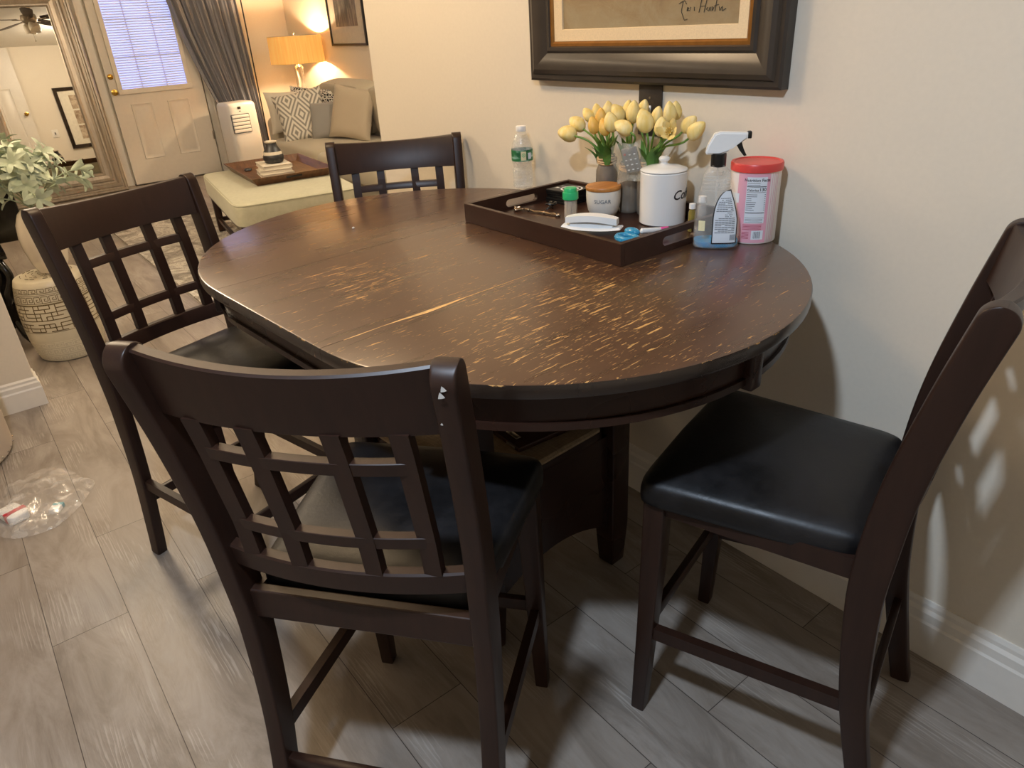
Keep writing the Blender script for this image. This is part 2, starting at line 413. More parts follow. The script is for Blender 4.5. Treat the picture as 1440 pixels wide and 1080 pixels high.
def wrap(bm, R, phi, z, dr=.0004):
    """wrap flat xy lettering on a cylinder radius R around local z, centred at angle phi"""
    bmesh.ops.subdivide_edges(bm, edges=[e for e in bm.edges if e.calc_length() > .004], cuts=2)
    for v in bm.verts:
        a = phi+v.co.x/R; v.co = Vector(((R+dr)*cos(a), (R+dr)*sin(a), z+v.co.y))
    return bm
def patch(bm, R, p0, p1, z0, z1, dr=.0003, n=16):
    A = [bm.verts.new(((R+dr)*cos(p0+(p1-p0)*i/n), (R+dr)*sin(p0+(p1-p0)*i/n), z0)) for i in range(n+1)]
    C = [bm.verts.new(((R+dr)*cos(p0+(p1-p0)*i/n), (R+dr)*sin(p0+(p1-p0)*i/n), z1)) for i in range(n+1)]
    for i in range(n): bm.faces.new((A[i], A[i+1], C[i+1], C[i]))
def flatrect(bm, x0, x1, z0, z1, y):
    bm.faces.new([bm.verts.new(p) for p in ((x0, y, z0), (x1, y, z0), (x1, y, z1), (x0, y, z1))])

# ------------------------------------------------------------------ camera
cam = bpy.data.cameras.new('camera'); co = bpy.data.objects.new('camera', cam); link(co)
cam.sensor_width = 36; cam.lens = 1009.1/1440*36; cam.clip_start = .02
fwd = Vector((0.71210967, -0.53263033, -0.45738906)); rt = Vector((-0.62054513, -0.78222358, -0.05522691)); up = rt.cross(fwd)
co.matrix_world = Matrix(((rt.x, up.x, -fwd.x, -1.1718), (rt.y, up.y, -fwd.y, 1.4583), (rt.z, up.z, -fwd.z, 1.3918), (0, 0, 0, 1)))
S.camera = co

# ------------------------------------------------------------------ room shell
CZ = 2.44
bm = B(); box(bm, -3, 7.57, -2.27, 3.7, -.1, 0); struct('floor', bm, M['floor'])
bm = B(); box(bm, -3, 7.57, -2.27, 3.7, CZ, CZ+.1); struct('ceiling', bm, M['ceiling'])
bm = B(); box(bm, -3, 1.56, -.12, 0, 0, CZ); struct('wall_right', bm, M['wall'])
bm = B(); box(bm, 1.44, 1.56, -2.15, -.12, 0, CZ); struct('wall_partition', bm, M['wall'])
bm = B(); box(bm, 1.44, 7.57, -2.27, -2.15, 0, CZ); struct('wall_sofa', bm, M['wall'])
bm = B(); box(bm, 7.45, 7.57, -2.15, 3.7, 0, CZ); struct('wall_entry', bm, M['wall'])
bm = B(); box(bm, -3, 7.45, 3.6, 3.7, 0, CZ); struct('wall_left', bm, M['wall'])
bm = B(); box(bm, -3.1, -3, -.12, 3.7, 0, CZ); struct('wall_rear', bm, M['wall'])
bm = B(); box(bm, 2.292, 2.41, 1.412, 3.6, 0, CZ, .004); struct('wall_stub', bm, M['wall'])

def baseb(name, p0, p1, h=.135, t=.014, nx=0, ny=1, ends=0):
    """stepped baseboard between two floor points, sticking out along (nx,ny)"""
    prof = [(0, 0), (t, 0), (t, h*.62), (t*.8, h*.66), (t*.8, h*.80), (t*.45, h*.86), (t*.45, h*.93), (t*.25, h), (0, h)]
    bm = B(); loft(bm, [[(p[0]+nx*d, p[1]+ny*d, z) for d, z in prof] for p in (p0, p1)]); return struct(name, bm, M['trim'])
baseb('baseboard_right', (-3, 0), (1.56, 0), .153, .016)
baseb('baseboard_sofa', (1.56, -2.15), (7.45, -2.15))
baseb('baseboard_partition', (1.56, 0), (1.56, -2.15), nx=1, ny=0)
baseb('baseboard_entry', (7.45, -2.15), (7.45, -1.17), nx=-1, ny=0)
baseb('baseboard_entry_left', (7.45, -.07), (7.45, 3.6), nx=-1, ny=0)
bm = B()
prof = [(0, 0), (.014, 0), (.014, .08), (.011, .087), (.011, .105), (.006, .112), (.006, .122), (0, .13)]
def offs(d): return [(2.292-d, 3.6), (2.292-d, 1.412-d), (2.41+d, 1.412-d), (2.41+d, 3.6)]
loft(bm, [[(*offs(d)[k], z) for d, z in prof] for k in range(4)]); struct('baseboard_stub', bm, M['trim'])

# ------------------------------------------------------------------ table
TX, TY, TH, R, HL = .1595, .5445, radians(3.744), .5239, .225
def racetrack(r, hl, n=40, x0=None):
    o = []
    for i in range(n+1): a = -pi/2+pi*i/n; o.append((hl+r*cos(a), r*sin(a)))
    for i in range(n+1): a = pi/2+pi*i/n; o.append((-hl+r*cos(a), r*sin(a)))
    return o
def halfdisc(r, hl, s, n=48):
    o = [(s*(hl+r*cos(-pi/2+pi*i/n)), s*r*sin(-pi/2+pi*i/n)) for i in range(n+1)]
    return o
tbl = thing('dining_table', 'worn espresso counter-height oval table with a center leaf and scratched top', 'table', (TX, TY, 0), TH)
def toppiece(name, outl, r):
    bm = B(); cx = sum(p[0] for p in outl)/len(outl); cy = sum(p[1] for p in outl)/len(outl)
    def ins(d, z):
        o = []
        for x, y in outl:
            ax = min(max(x, -HL), HL); dx, dy = x-ax, y; L = hypot(dx, dy) or 1
            o.append((x-dx/L*d if abs(x) > HL+1e-6 else x, y-dy/L*d, z))
        return o
    loft(bm, [ins(.006, .888), ins(.001, .890), ins(0, .893), ins(0, .9095), ins(.0015, .9128), ins(.0045, .914)])
    obj(name, bm, M['top'], tbl, ang=30)
toppiece('tabletop_end', halfdisc(R, HL+.0007, 1), R)
toppiece('tabletop_end', halfdisc(R, HL+.0007, -1), R)
toppiece('center_leaf', [(-HL+.0004, -R), (HL-.0004, -R), (HL-.0004, R), (-HL+.0004, R)], R)
# long gouge where the veneer split along one seam
bm = B()
pts = [(-HL-.001, .478, .0012), (-HL-.001, .45, .003), (-HL, .40, .0012), (-HL-.001, .36, .0045), (-HL-.005, .31, .011), (-HL-.004, .26, .008), (-HL-.002, .22, .004), (-HL-.001, .2, .002), (-HL-.001, .06, .0012), (-HL-.001, -.04, .001)]
a = [bm.verts.new((x-w*.5, y, .91425)) for x, y, w in pts]; b = [bm.verts.new((x+w*.5, y, .91425)) for x, y, w in pts]
for i in range(len(pts)-1): bm.faces.new((a[i], a[i+1], b[i+1], b[i]))
obj('seam_gouge', bm, plain('bare_wood', 'd3a566', .6, var=.2, scale=60), tbl, label='pale bare wood showing along the split seam')
def ringwall(bm, r, hl, z0, z1, t=.02):
    o = racetrack(r, hl); i_ = racetrack(r-t, hl)
    A = [[(x, y, z0) for x, y in o], [(x, y, z1) for x, y in o], [(x, y, z1) for x, y in i_], [(x, y, z0) for x, y in i_], [(x, y, z0) for x, y in o]]
    loft(bm, A, False, False)
bm = B(); ringwall(bm, R-.035, HL, .832, .889); obj('apron', bm, M['wood_table'], tbl)
bm = B(); ringwall(bm, R-.029, HL, .818, .831, .026); obj('apron_molding', bm, M['wood_table'], tbl)
for ang, s in ((-25, -1), (25, -1), (-70, -1), (70, -1), (-70, 1), (70, 1), (-25, 1), (25, 1)):
    if abs(ang) == 25: continue
    a = radians(ang); bm = B(); box(bm, -.014, .014, -.016, .016, .808, .889, .004)
    obj('apron_block', bm, M['wood_table'], tbl, loc=(s*(HL+(R-.032)*cos(a)), (R-.032)*sin(a), 0), rot=(0, 0, a if s > 0 else pi-a))
bm = B(); box(bm, -.014, .014, -.016, .016, .808, .889, .004)
obj('apron_block', bm, M['wood_table'], tbl, loc=(-HL-(R-.031)*.998, .0, 0))
PB = .225
for sx in (-1, 1):
    for sy in (-1, 1):
        bm = B(); w = .033
        loft(bm, [[(sx*PB+x*q, sy*PB+y*q, z) for x, y in superell(w, w, 24, 14)] for z, q in ((0, .74), (.004, .78), (.13, 1), (.84, 1))])
        obj('leg', bm, M['wood_table'], tbl, loc=(0, 0, 0))
# base box panels with arched lower edge
def arch(w, z0, z1, rise):
    o = [(-w, z1), (w, z1), (w, z0)]
    for i in range(1, 16): t = 1-2*i/16; o.append((t*w, z0+rise*(1-t*t)))
    o.append((-w, z0)); return o
for k in range(4):
    bm = B(); prism(bm, arch(PB-.03, .13, .425, .06), PB-.012, PB+.012)
    bmesh.ops.rotate(bm, verts=bm.verts, cent=(0, 0, 0), matrix=Matrix.Rotation(k*pi/2, 3, 'Z'))
    obj('base_panel', bm, M['wood_table'], tbl, smooth=False)
bm = B(); o = superell(PB+.012, PB+.012, 64, 10)
o2 = [(x, y) for x, y in o if not (abs(x) > PB-.04 and abs(y) > PB-.04)]
loft(bm, [[(x*s, y*s, z) for x, y in o2] for s, z in ((.98, .415), (1, .422), (1, .440), (.99, .445))]); obj('shelf_rim', bm, M['wood_table'], tbl)
bm = B(); loft(bm, [[(x*s, y*s, z) for x, y in o2] for s, z in ((.985, .4455), (.985, .452), (.96, .458), (.9, .459))]); obj('woven_shelf', bm, M['tweed'], tbl, label='woven brown tweed shelf between the table legs')
for z0, z1, q in ((.80, .825, 1), ):
    bm = B(); box(bm, -PB, PB, -.03, .03, z0, .888); obj('cross_rail', bm, M['wood_table'], tbl)

# lid lying on the shelf
lid = thing('wooden_box_lid', 'dark wooden lid with metal label plate on the woven shelf under the table', 'lid', (.128, .478, .4605), rot=(0, 0, radians(-3)))
bm = B(); box(bm, -.15, .15, -.10, .10, 0, .014, .003); obj('board', bm, M['wood_tray'], lid)
bm = B(); box(bm, -.135, -.100, .1005, .103, .004, .011, .001); obj('label_plate', bm, M['steel'], lid)
bm = B(); box(bm, -.115, -.070, .068, .082, .0145, .017, .001); obj('label_holder', bm, M['steel'], lid)

# ------------------------------------------------------------------ chairs
def bez(keys, n=24):
    """smooth interpolation (Catmull-Rom) through key tuples"""
    out = []
    for i in range(len(keys)-1):
        p0 = keys[max(i-1, 0)]; p1 = keys[i]; p2 = keys[i+1]; p3 = keys[min(i+2, len(keys)-1)]
        for k in range(n):
            t = k/n; out.append(tuple(.5*((2*b)+(-a+c)*t+(2*a-5*b+4*c-d)*t*t+(-a+3*b-3*c+d)*t**3) for a, b, c, d in zip(p0, p1, p2, p3)))
    out.append(keys[-1]); return out
def post_bm(s):
    # keys: z, y centre, depth(y) half, x centre
    K = bez([(0, -.262, .019, .195), (.10, -.240, .020, .196), (.30, -.203, .023, .198), (.50, -.187, .027, .200), (.62, -.190, .029, .202), (.75, -.203, .0275, .205), (.90, -.232, .0255, .2085), (1.022, -.262, .025, .2115)], 6)
    w = .0155; bm = B(); R_ = []
    for i, (z, y, d, x) in enumerate(K):
        a = K[max(i-1, 0)]; b = K[min(i+1, len(K)-1)]; t = Vector((0, b[1]-a[1], b[0]-a[0])).normalized(); nrm = Vector((0, t.z, -t.y))
        R_.append([Vector((s*(x+ux*w), y, z))+nrm*(uy*d) for ux, uy in superell(1, 1, 24, 9)])
    # rounded scroll top: semicircle in yz
    z, y, d, x = K[-1]; base = Vector((0, y, z))
    for k in range(1, 9):
        a = k/8*pi/2*.97; R_.append([Vector((s*(x+ux*w), 0, 0))+base+t*(sin(a)*d)+nrm*(uy*d*cos(a)) for ux, uy in superell(1, 1, 24, 9)])
    loft(bm, R_); return bm
def backy(z):  # y of back plane centre at height z (follows posts)
    K = [(.62, -.190), (.75, -.203), (.90, -.232), (1.022, -.262)]
    for (a, b), (c, d) in zip(K, K[1:]):
        if z <= c: return b+(d-b)*(z-a)/(c-a)
    return -.262
def bow(x): return -.030*(1-(x/.2)**2)
def railbar(bm, x0, x1, z0f, z1f, t, n=20, off=0, rnd=.003):
    """curved horizontal bar following the bow of the back"""
    Rg = []
    for i in range(n+1):
        x = x0+(x1-x0)*i/n; a, b = z0f(x), z1f(x); yb = backy(a)+bow(x)+off; yt = backy(b)+bow(x)+off
        Rg.append([(x, yb-t/2+rnd*.3, a+rnd*.2), (x, yb+t/2-rnd*.3, a+rnd*.2), (x, yt+t/2, b-rnd), (x, yt+t/2-rnd, b), (x, yt-t/2+rnd, b), (x, yt-t/2, b-rnd)])
    loft(bm, Rg)
def seat_outline(sc=1.0, n=64):
    o = []
    for x, y in superell(1, 1, n, 13):
        yy = y*.5+.5  # 0 rear .. 1 front
        w = .187+(.2225-.187)*yy
        o.append((x*w*sc, (-.172+yy*(.2175+.172+.006*(1-x*x)))*1.0 if sc == 1 else (.02+( -.172+yy*.3835-.02)*sc)))
    return o
def make_chair(label, loc, rz):
    t = thing('dining_chair', label, 'chair', loc, rz, 'counter height chairs around the table')
    for s in (-1, 1): obj('rear_leg', post_bm(s), M['wood'], t, ang=35)
    for s in (-1, 1):
        bm = B(); loft(bm, [[(s*xc+x*q, yc+y*q, z) for x, y in superell(.021, .021, 20, 12)] for z, q, xc, yc in ((0, .66, .192, .203), (.003, .70, .192, .203), (.25, .85, .188, .193), (.45, 1, .186, .186), (.572, 1, .186, .184))])
        obj('front_leg', bm, M['wood'], t)
    bm = B(); railbar(bm, -.198, .198, lambda x: .942, lambda x: 1.042-.010*(1-(x/.2)**2), .022, 24, .004); obj('top_rail', bm, M['wood'], t)
    bm = B(); railbar(bm, -.196, .196, lambda x: .652, lambda x: .692, .022, 24, .002); obj('lower_rail', bm, M['wood'], t)
    for x in (-.142, -.058, .058, .142):
        bm = B(); Rg = []
        for k in range(9):
            z = .69+(.946-.69)*k/8; y = backy(z)+bow(x)
            Rg.append([(x-.013, y-.0085, z), (x+.013, y-.0085, z), (x+.013, y+.0085, z), (x-.013, y+.0085, z)])
        loft(bm, Rg); obj('slat', bm, M['wood'], t, smooth=False)
    for z in (.752, .888):
        bm = B(); railbar(bm, -.142, .142, lambda x: z-.0105, lambda x: z+.0105, .017, 16, 0, .001); obj('cross_slat', bm, M['wood'], t)
    bm = B(); box(bm, -.188, .188, -.198, -.178, .535, .592, .003)
    for s in (-1, 1): loft(bm, [[(s*x+a, y, z) for a, z in ((-.009, .545), (.009, .545), (.009, .586), (-.009, .586))] for x, y in ((.186, -.18), (.189, .19))])
    box(bm, -.19, .19, .172, .192, .545, .586, .002); obj('seat_frame', bm, M['wood'], t, smooth=False)
    bm = B(); o = seat_outline(); Rg = []
    cy = .02
    for s, z in ((.93, .572), (.975, .570), (.995, .574), (1.0, .585), (.998, .598), (.988, .609), (.97, .616), (.93, .622), (.8, .630), (.5, .637), (.25, .639), (.02, .640)):
        Rg.append([(x*s, cy+(y-cy)*s, z) for x, y in o])
    loft(bm, Rg); obj('seat', bm, M['leather'], t, ang=60, label='black faux leather padded seat')
    for s in (-1, 1):
        bm = B(); loft(bm, [[(s*x+a, y, z+b) for a, b in ((-.009, -.015), (.009, -.015), (.009, .015), (-.009, .015))] for x, y, z in ((.197, -.205, .275), (.189, .19, .235))]); obj('side_stretcher', bm, M['wood'], t, smooth=False)
    bm = B(); box(bm, -.186, .186, .188, .204, .232, .262, .002); obj('front_stretcher', bm, M['wood'], t)
    bm = B(); box(bm, -.197, .197, -.228, -.212, .195, .225, .002); obj('rear_stretcher', bm, M['wood'], t)
    return t
def crot(deg): return radians(deg-90)   # local +y faces the world heading
cA = make_chair('dark wooden lattice-back chair in the foreground seen from behind, black seat tucked to the table', (-.2257, 1.0112, 0), crot(-51.46))
cB = make_chair('dark lattice-back chair at the left end of the table beside the patterned stool', (.7007, 1.0281, 0), crot(198.77))
cC = make_chair('dark lattice-back chair at the far end, its back by the wall corner', (.8378, .3462, 0), crot(150.6))
cD = make_chair('dark chair on the right seen side-on with glossy black seat fully in view', (-.578, .3662, 0), crot(16.5))
cA.scale = (1, 1, 1.011)
# paint chips on the foreground chair
chipm = plain('bare_chip', 'b9b4ad', .6)
for (px, py, pz, s) in ((.213, -.2865, 1.022, .0045), (.210, -.287, 1.014, .005), (.205, -.281, .975, .002)):
    bm = B(); v = [bm.verts.new((px+s*cos(a+pz*9)*(1 if k % 2 else .55), py-.0012, pz+s*sin(a+pz*9)*(1 if k % 2 else .6))) for k, a in enumerate([i*pi/3 for i in range(6)])]
    bm.faces.new(v); obj('paint_chip', bm, chipm, cA, smooth=False, label='pale chipped spot on the post')
# ------------------------------------------------------------------ picture above the table
def picture(name, label, x0, x1, z0, z1, yy, frame_w, parts):
    pass
pic = thing('framed_painting', 'large dark bronze framed brown abstract painting hung above the table', 'picture', (.152, .0, 1.22))
hw, hh = .4065, .56
# outer rectangle half width hw, bottom at z=0
ow = hw; FW = .092
path = [(-ow+FW, FW), (ow-FW, FW), (ow-FW, hh*2-FW-.2), (-ow+FW, hh*2-FW-.2)]
bm = B(); sweep(bm, path, [(FW, .001), (FW, .026), (FW-.006, .030), (FW-.016, .030), (FW-.020, .036), (FW-.030, .040), (.055, .038), (.035, .030), (.022, .024), (.016, .028), (.008, .028), (.004, .022), (.004, .001)])
obj('frame', bm, M['frame_dark'], pic, ang=25)
bm = B(); sweep(bm, path, [(.005, .006), (.005, .024), (-.002, .024), (-.008, .018), (-.008, .006)]); obj('gold_lip', bm, M['gold'], pic)
bm = B(); sweep(bm, path, [(-.007, .006), (-.007, .020), (-.034, .016), (-.036, .012), (-.036, .006)]); obj('linen_liner', bm, M['linen'], pic)
bm = B(); box(bm, path[0][0]+.034, path[1][0]-.034, .006, .012, path[0][1]+.034, path[2][1]-.034); obj('canvas', bm, M['painting'], pic, smooth=False)
def strokes(bm, polys, w, y):
    for pl in polys:
        tube(bm, [(px, y, pz) for px, pz in pl], w, 5, flat=.4)
sig = [[(0, .026), (-.004, .006), (.006, -.012), (.014, -.010)], [(-.012, .022), (.004, .028), (.010, .020)], [(.012, .006), (.017, .012), (.014, .014), (.012, .008), (.020, .007)], [(.022, .014), (.022, .006), (.028, .014), (.029, .006)], [(.032, .014), (.033, .006)],
       [(.052, .028), (.046, .002)], [(.066, .026), (.060, .002)], [(.048, .014), (.064, .015)], [(.070, .012), (.066, .008), (.072, .004), (.076, .012), (.077, .004)], [(.081, .013), (.081, .004), (.087, .012)], [(.093, .026), (.089, .003)], [(.086, .014), (.099, .016)], [(.100, .012), (.102, .004), (.108, .012), (.109, .003), (.118, .008)]]
bm = B(); strokes(bm, [[(-.125-px*1.0, .150+pz) for px, pz in pl] for pl in sig], .0011, .0125); obj('signature', bm, M['ink'], pic)

# switch plate
sw = thing('light_switch', 'dark bronze light switch plate with white toggle under the painting', 'switch', (.123, 0, 1.158))
bm = B(); box(bm, -.038, .038, .001, .006, -.060, .060, .002); obj('plate', bm, M['frame_dark'], sw)
bm = B(); box(bm, -.005, .005, .006, .0075, -.012, .012, .0005); box(bm, -.0035, .0035, .006, .018, -.001, .008, .001); obj('toggle', bm, M['white'], sw)
for z in (-.03, .03):
    bm = B(); lathe(bm, [(.003, 0), (.003, .0012)], 12); bmesh.ops.rotate(bm, verts=bm.verts, cent=(0, 0, 0), matrix=Matrix.Rotation(-pi/2, 3, 'X')); obj('screw', bm, M['steel'], sw, loc=(0, .006, z))

# ------------------------------------------------------------------ tray on table
TZ = .9145
tr = thing('serving_tray', 'dark wooden serving tray with cut-out handles holding the jars and flowers', 'tray', (.107, .228, TZ))
tr['placed'] = 1
TL, TW, TH_ = .28, .178, .048
bm = B(); box(bm, -TL+.004, TL-.004, -TW+.004, TW-.004, 0, .008); obj('base', bm, M['wood_tray'], tr, smooth=False)
for s in (-1, 1):
    bm = B(); box(bm, -TL, TL, s*TW-.006, s*TW+.006, 0, TH_, .001); obj('side_panel', bm, M['wood_tray'], tr, smooth=False)
def slot_panel(w, h, sw_, z0, z1, t):
    """panel in yz plane with a rounded slot"""
    bm = B(); n = 12; inner = []
    r = (z1-z0)/2; zc = (z0+z1)/2
    for i in range(n+1): a = -pi/2+pi*i/n; inner.append((sw_-r+r*cos(a), zc+r*sin(a)))
    for i in range(n+1): a = pi/2+pi*i/n; inner.append((-sw_+r+r*cos(a), zc+r*sin(a)))
    m = len(inner); outer = []
    for y, z in inner:
        # project to rectangle
        dy, dz = y, z-h/2; k = min((w/abs(dy)) if abs(dy) > 1e-9 else 1e9, (h/2/abs(dz)) if abs(dz) > 1e-9 else 1e9); outer.append((dy*k, h/2+dz*k))
    for c in ((w, 0), (w, h), (-w, h), (-w, 0)):
        k = min(range(m), key=lambda i: hypot(outer[i][0]-c[0], outer[i][1]-c[1])); outer[k] = c
    rings = [[(-t, y, z) for y, z in outer], [(t, y, z) for y, z in outer], [(t, y, z) for y, z in inner], [(-t, y, z) for y, z in inner]]
    V = [[bm.verts.new(p) for p in r] for r in rings]
    for a, b in zip(V, V[1:]+V[:1]):
        for i in range(m): j = (i+1) % m; bm.faces.new((a[i], a[j], b[j], b[i]))
    return bm
for s in (-1, 1):
    obj('handle_panel', slot_panel(TW-.006, TH_, .055, .014, .034, .006), M['wood_tray'], tr, smooth=False, loc=(s*(TL-.006), 0, 0))
ZB = TZ+.0083

# mason jars
def jar(label, x, y, h=.135, r=.0290):
    t = thing('mason_jar', label, 'jar', (x, y, ZB), 0, 'tinted mason jars on the tray')
    bm = B(); pr = [(r*.86, 0), (r*.97, .004), (r, .012), (r, h*.62), (r*.96, h*.72), (r*.80, h*.80), (r*.74, h*.84), (r*.74, h*.98), (r*.78, h), (r*.70, h), (r*.70, h*.84), (r*.9, h*.68), (r*.93, .02), (r*.9, .008)]
    lathe(bm, pr, 32); obj('jar_body', bm, M['smoke_glass'], t, label='smoky grey glass')
    bm = B()
    for k in range(3): tube(bm, [(r*.83*cos(a), r*.83*sin(a), h*(.845+.045*k)+.002*sin(2*a+k)) for a in [2*pi*i/24 for i in range(25)]], .0026, 6)
    obj('twine', bm, M['twine'], t)
    return t
J = {1: (.190, .088), 2: (.112, .087), 3: (.0535, .083)}
jar('grey mason jar of tulips with twine, behind the sugar bowl, left of the other', *J[1])
jar('grey mason jar of tulips with twine, between the sugar bowl and the white canister', *J[2], h=.125)
jar('grey mason jar of tulips mostly hidden behind the white coffee canister', *J[3], h=.14, r=.0262)

# tulips
def tulip(label, tip, base, jx, jy, mat, w=1.0, group=None, openf=False):
    tip = Vector(tip); base = Vector(base); ax = (tip-base)
    L = max(ax.length, .040)*1.10; ax.normalize()
    b0 = Vector((jx, jy, ZB+.02)); mouth = Vector((jx+.014*max(-1, min(1, (base.x-jx)/.06)), jy+.012*max(-1, min(1, (base.y-jy)/.05)), ZB+.132))
    t = thing('tulip', label, 'flower', b0, 0, group)
    bm = B()
    q = ax.to_track_quat('Z', 'Y').to_matrix()
    rad = L*.33*w
    if not openf:
        prof = [(.05, 0), (.45, .04), (.80, .16), (.98, .34), (.97, .5), (.80, .7), (.52, .86), (.25, .96), (.04, 1.0)]
        n = 24; rings = []
        for r_, z in prof:
            rings.append([q @ Vector((rad*r_*(1+.07*cos(3*(2*pi*i/n))+.03*cos(6*2*pi*i/n+1))*cos(2*pi*i/n), rad*r_*(1+.07*cos(3*(2*pi*i/n)))*sin(2*pi*i/n), z*L)) + base-b0 for i in range(n)])
        loft(bm, rings)
    else:
        for k in range(6):
            a0 = k*pi/3; rings = []
            for z in (0, .2, .45, .7, .9, 1.0):
                wd = .5*sin(pi*min(.97, z*.75+.15))*rad*1.5; out = rad*(.3+1.5*z*(1.05 if k % 2 else .8)); hz = L*.75*z*(1 if k % 2 else .9)
                c = Vector((cos(a0)*out, sin(a0)*out, hz)); s_ = Vector((-sin(a0), cos(a0), 0)); o_ = Vector((cos(a0), sin(a0), -.3)).normalized()
                rings.append([q @ (c+s_*wd*u+o_*(-.25*wd*(1-u*u))) + base-b0 for u in (-1, -.5, 0, .5, 1)])
            loft(bm, rings, False, False, closed=False)
        for k in range(8): 
            a0 = k*pi/4; tube(bm, [q @ Vector((0, 0, 0))+base-b0, q @ Vector((.008*cos(a0), .008*sin(a0), L*.45))+base-b0], .0012, 5)
    obj('bloom', bm, mat, t)
    bm = B(); P0 = Vector((0, 0, 0)); P1 = mouth-b0; P3 = base-b0; P2 = P1+Vector((0, 0, 1))*(P3-P1).length*.3+(P3-P1)*.3
    d = P3-ax*(P3-P1).length*.35
    pts = [P0, P0.lerp(P1, .5)]+[P1*(1-u)**3+P2*3*u*(1-u)**2+d*3*u*u*(1-u)+P3*u**3 for u in [i/8 for i in range(9)]]
    tube(bm, pts, .0026, 8); obj('stem', bm, M['stem'], t)
    # one long leaf
    bm = B(); side = (Vector((base.x-jx+random.uniform(-.03, .03), base.y-jy+random.uniform(-.01, .03), 0))); side = side.normalized() if side.length > 1e-4 else Vector((1, 0, 0))
    s_ = Vector((-side.y, side.x, 0)); hgt = min(.075, max(.03, (base.z-mouth.z)*1.0)); rings = []
    for u in [i/9 for i in range(10)]:
        c = P1+Vector((0, 0, hgt*u*(1.0-.15*u)))+side*(.010+.032*u*u)-Vector((0, 0, .02)); wd = .0105*sin(pi*min(1, u*.8+.2))*(1.0 if u < 1 else .1)
        rings.append([c+s_*wd*v-side*(.3*wd*v*v) for v in (-1, 0, 1)])
    loft(bm, rings, False, False, closed=False); obj('leaf', bm, M['leafg'], t)
    return t
TUL = [(1, 0.322, 0.13, 1.109, 0.264, 0.13, 1.102), (1, 0.31, 0.1, 1.137, 0.264, 0.1, 1.115), (1, 0.285, 0.07, 1.153, 0.263, 0.07, 1.13), (1, 0.269, 0.05, 1.168, 0.261, 0.05, 1.13), (1, 0.235, 0.045, 1.167, 0.233, 0.045, 1.131), (1, 0.225, 0.05, 1.176, 0.219, 0.05, 1.138), (2, 0.185, 0.07, 1.173, 0.156, 0.07, 1.138), (2, 0.197, 0.04, 1.165, 0.173, 0.04, 1.135), (2, 0.161, 0.04, 1.181, 0.166, 0.04, 1.14), (2, 0.106, 0.08, 1.186, 0.111, 0.08, 1.137), (3, 0.1, 0.05, 1.181, 0.109, 0.05, 1.148), (3, 0.044, 0.12, 1.175, 0.027, 0.12, 1.126), (3, 0.037, 0.07, 1.176, 0.045, 0.07, 1.137), (3, -0.011, 0.09, 1.191, -0.015, 0.09, 1.148), (3, 0.003, 0.05, 1.175, 0.002, 0.05, 1.147), (3, -0.034, 0.14, 1.16, -0.034, 0.14, 1.125), (3, -0.07, 0.07, 1.16, -0.038, 0.07, 1.128), (3, -0.118, 0.1, 1.154, -0.082, 0.1, 1.121), (1, 0.199, 0.13, 1.139, 0.191, 0.13, 1.112), (1, 0.19, 0.11, 1.154, 0.19, 0.11, 1.129), (1, 0.151, 0.14, 1.141, 0.141, 0.14, 1.113), (1, 0.132, 0.14, 1.166, 0.119, 0.14, 1.123), (2, 0.097, 0.15, 1.147, 0.051, 0.15, 1.129)]
special = {0: 'yellow tulip drooping lowest and farthest left, pointing at the water bottle', 1: 'yellow tulip second from the left, above the drooping one', 16: 'yellow tulip leaning right just past the opened bloom', 17: 'yellow tulip leaning farthest right toward the spray bottle',
           18: 'small amber tulip at the left front of the bouquet', 20: 'small amber tulip low at the front between the left stems', 22: 'pale yellow tulip at the front lying sideways, tip pointing left', 11: 'large pale tulip hanging in front of the switch plate', 15: 'pale tulip just above the canister knob, left of the opened bloom'}
for i, tdat in enumerate(TUL):
    j, tp, bs = tdat[0], tdat[1:4], tdat[4:7]
    where = {1: 'upright yellow tulip in the left jar of the bouquet', 2: 'upright yellow tulip in the middle jar of the bouquet', 3: 'upright yellow tulip in the right part of the bouquet, near the wall switch'}[j]
    tulip(special.get(i, where), tp, bs, J[j][0], J[j][1], M['petal_o'] if i in (18, 19, 20) else M['petal'], 1.12 if i in (11, 15, 21) else 1.0, 'artificial yellow tulips in the jars')
tulip('opened yellow tulip with visible center at the right of the bouquet', (-.070, .165, 1.150), (-.050, .128, 1.132), J[3][0], J[3][1], M['petal'], .82, 'artificial yellow tulips in the jars', True)

# sugar bowl
PHC = lambda x, y: atan2(1.4583-y, -1.1718-x)
sg = thing('sugar_bowl', 'small white bowl lettered SUGAR with a round wooden lid', 'bowl', (.128, .150, ZB))
sg.location = (.132, .1585, ZB); r = .043
bm = B(); lathe(bm, [(.026, 0), (.033, .004), (.039, .016), (.0425, .034), (.0435, .052), (.043, .066), (.040, .066), (.039, .05), (.030, .012), (.01, .008)], 40); obj('bowl_body', bm, M['ceramic_w'], sg)
bm = B(); lathe(bm, [(.036, .066), (.044, .067), (.0445, .070), (.0445, .074), (.043, .076), (.02, .0765)], 40); obj('lid', bm, M['acacia'], sg)
bm = text_bm('SUGAR', .0135); wrap(bm, .0434, PHC(.130, .158)-.05, .043, .0006); obj('lettering', bm, M['ink_grey'], sg, smooth=False)

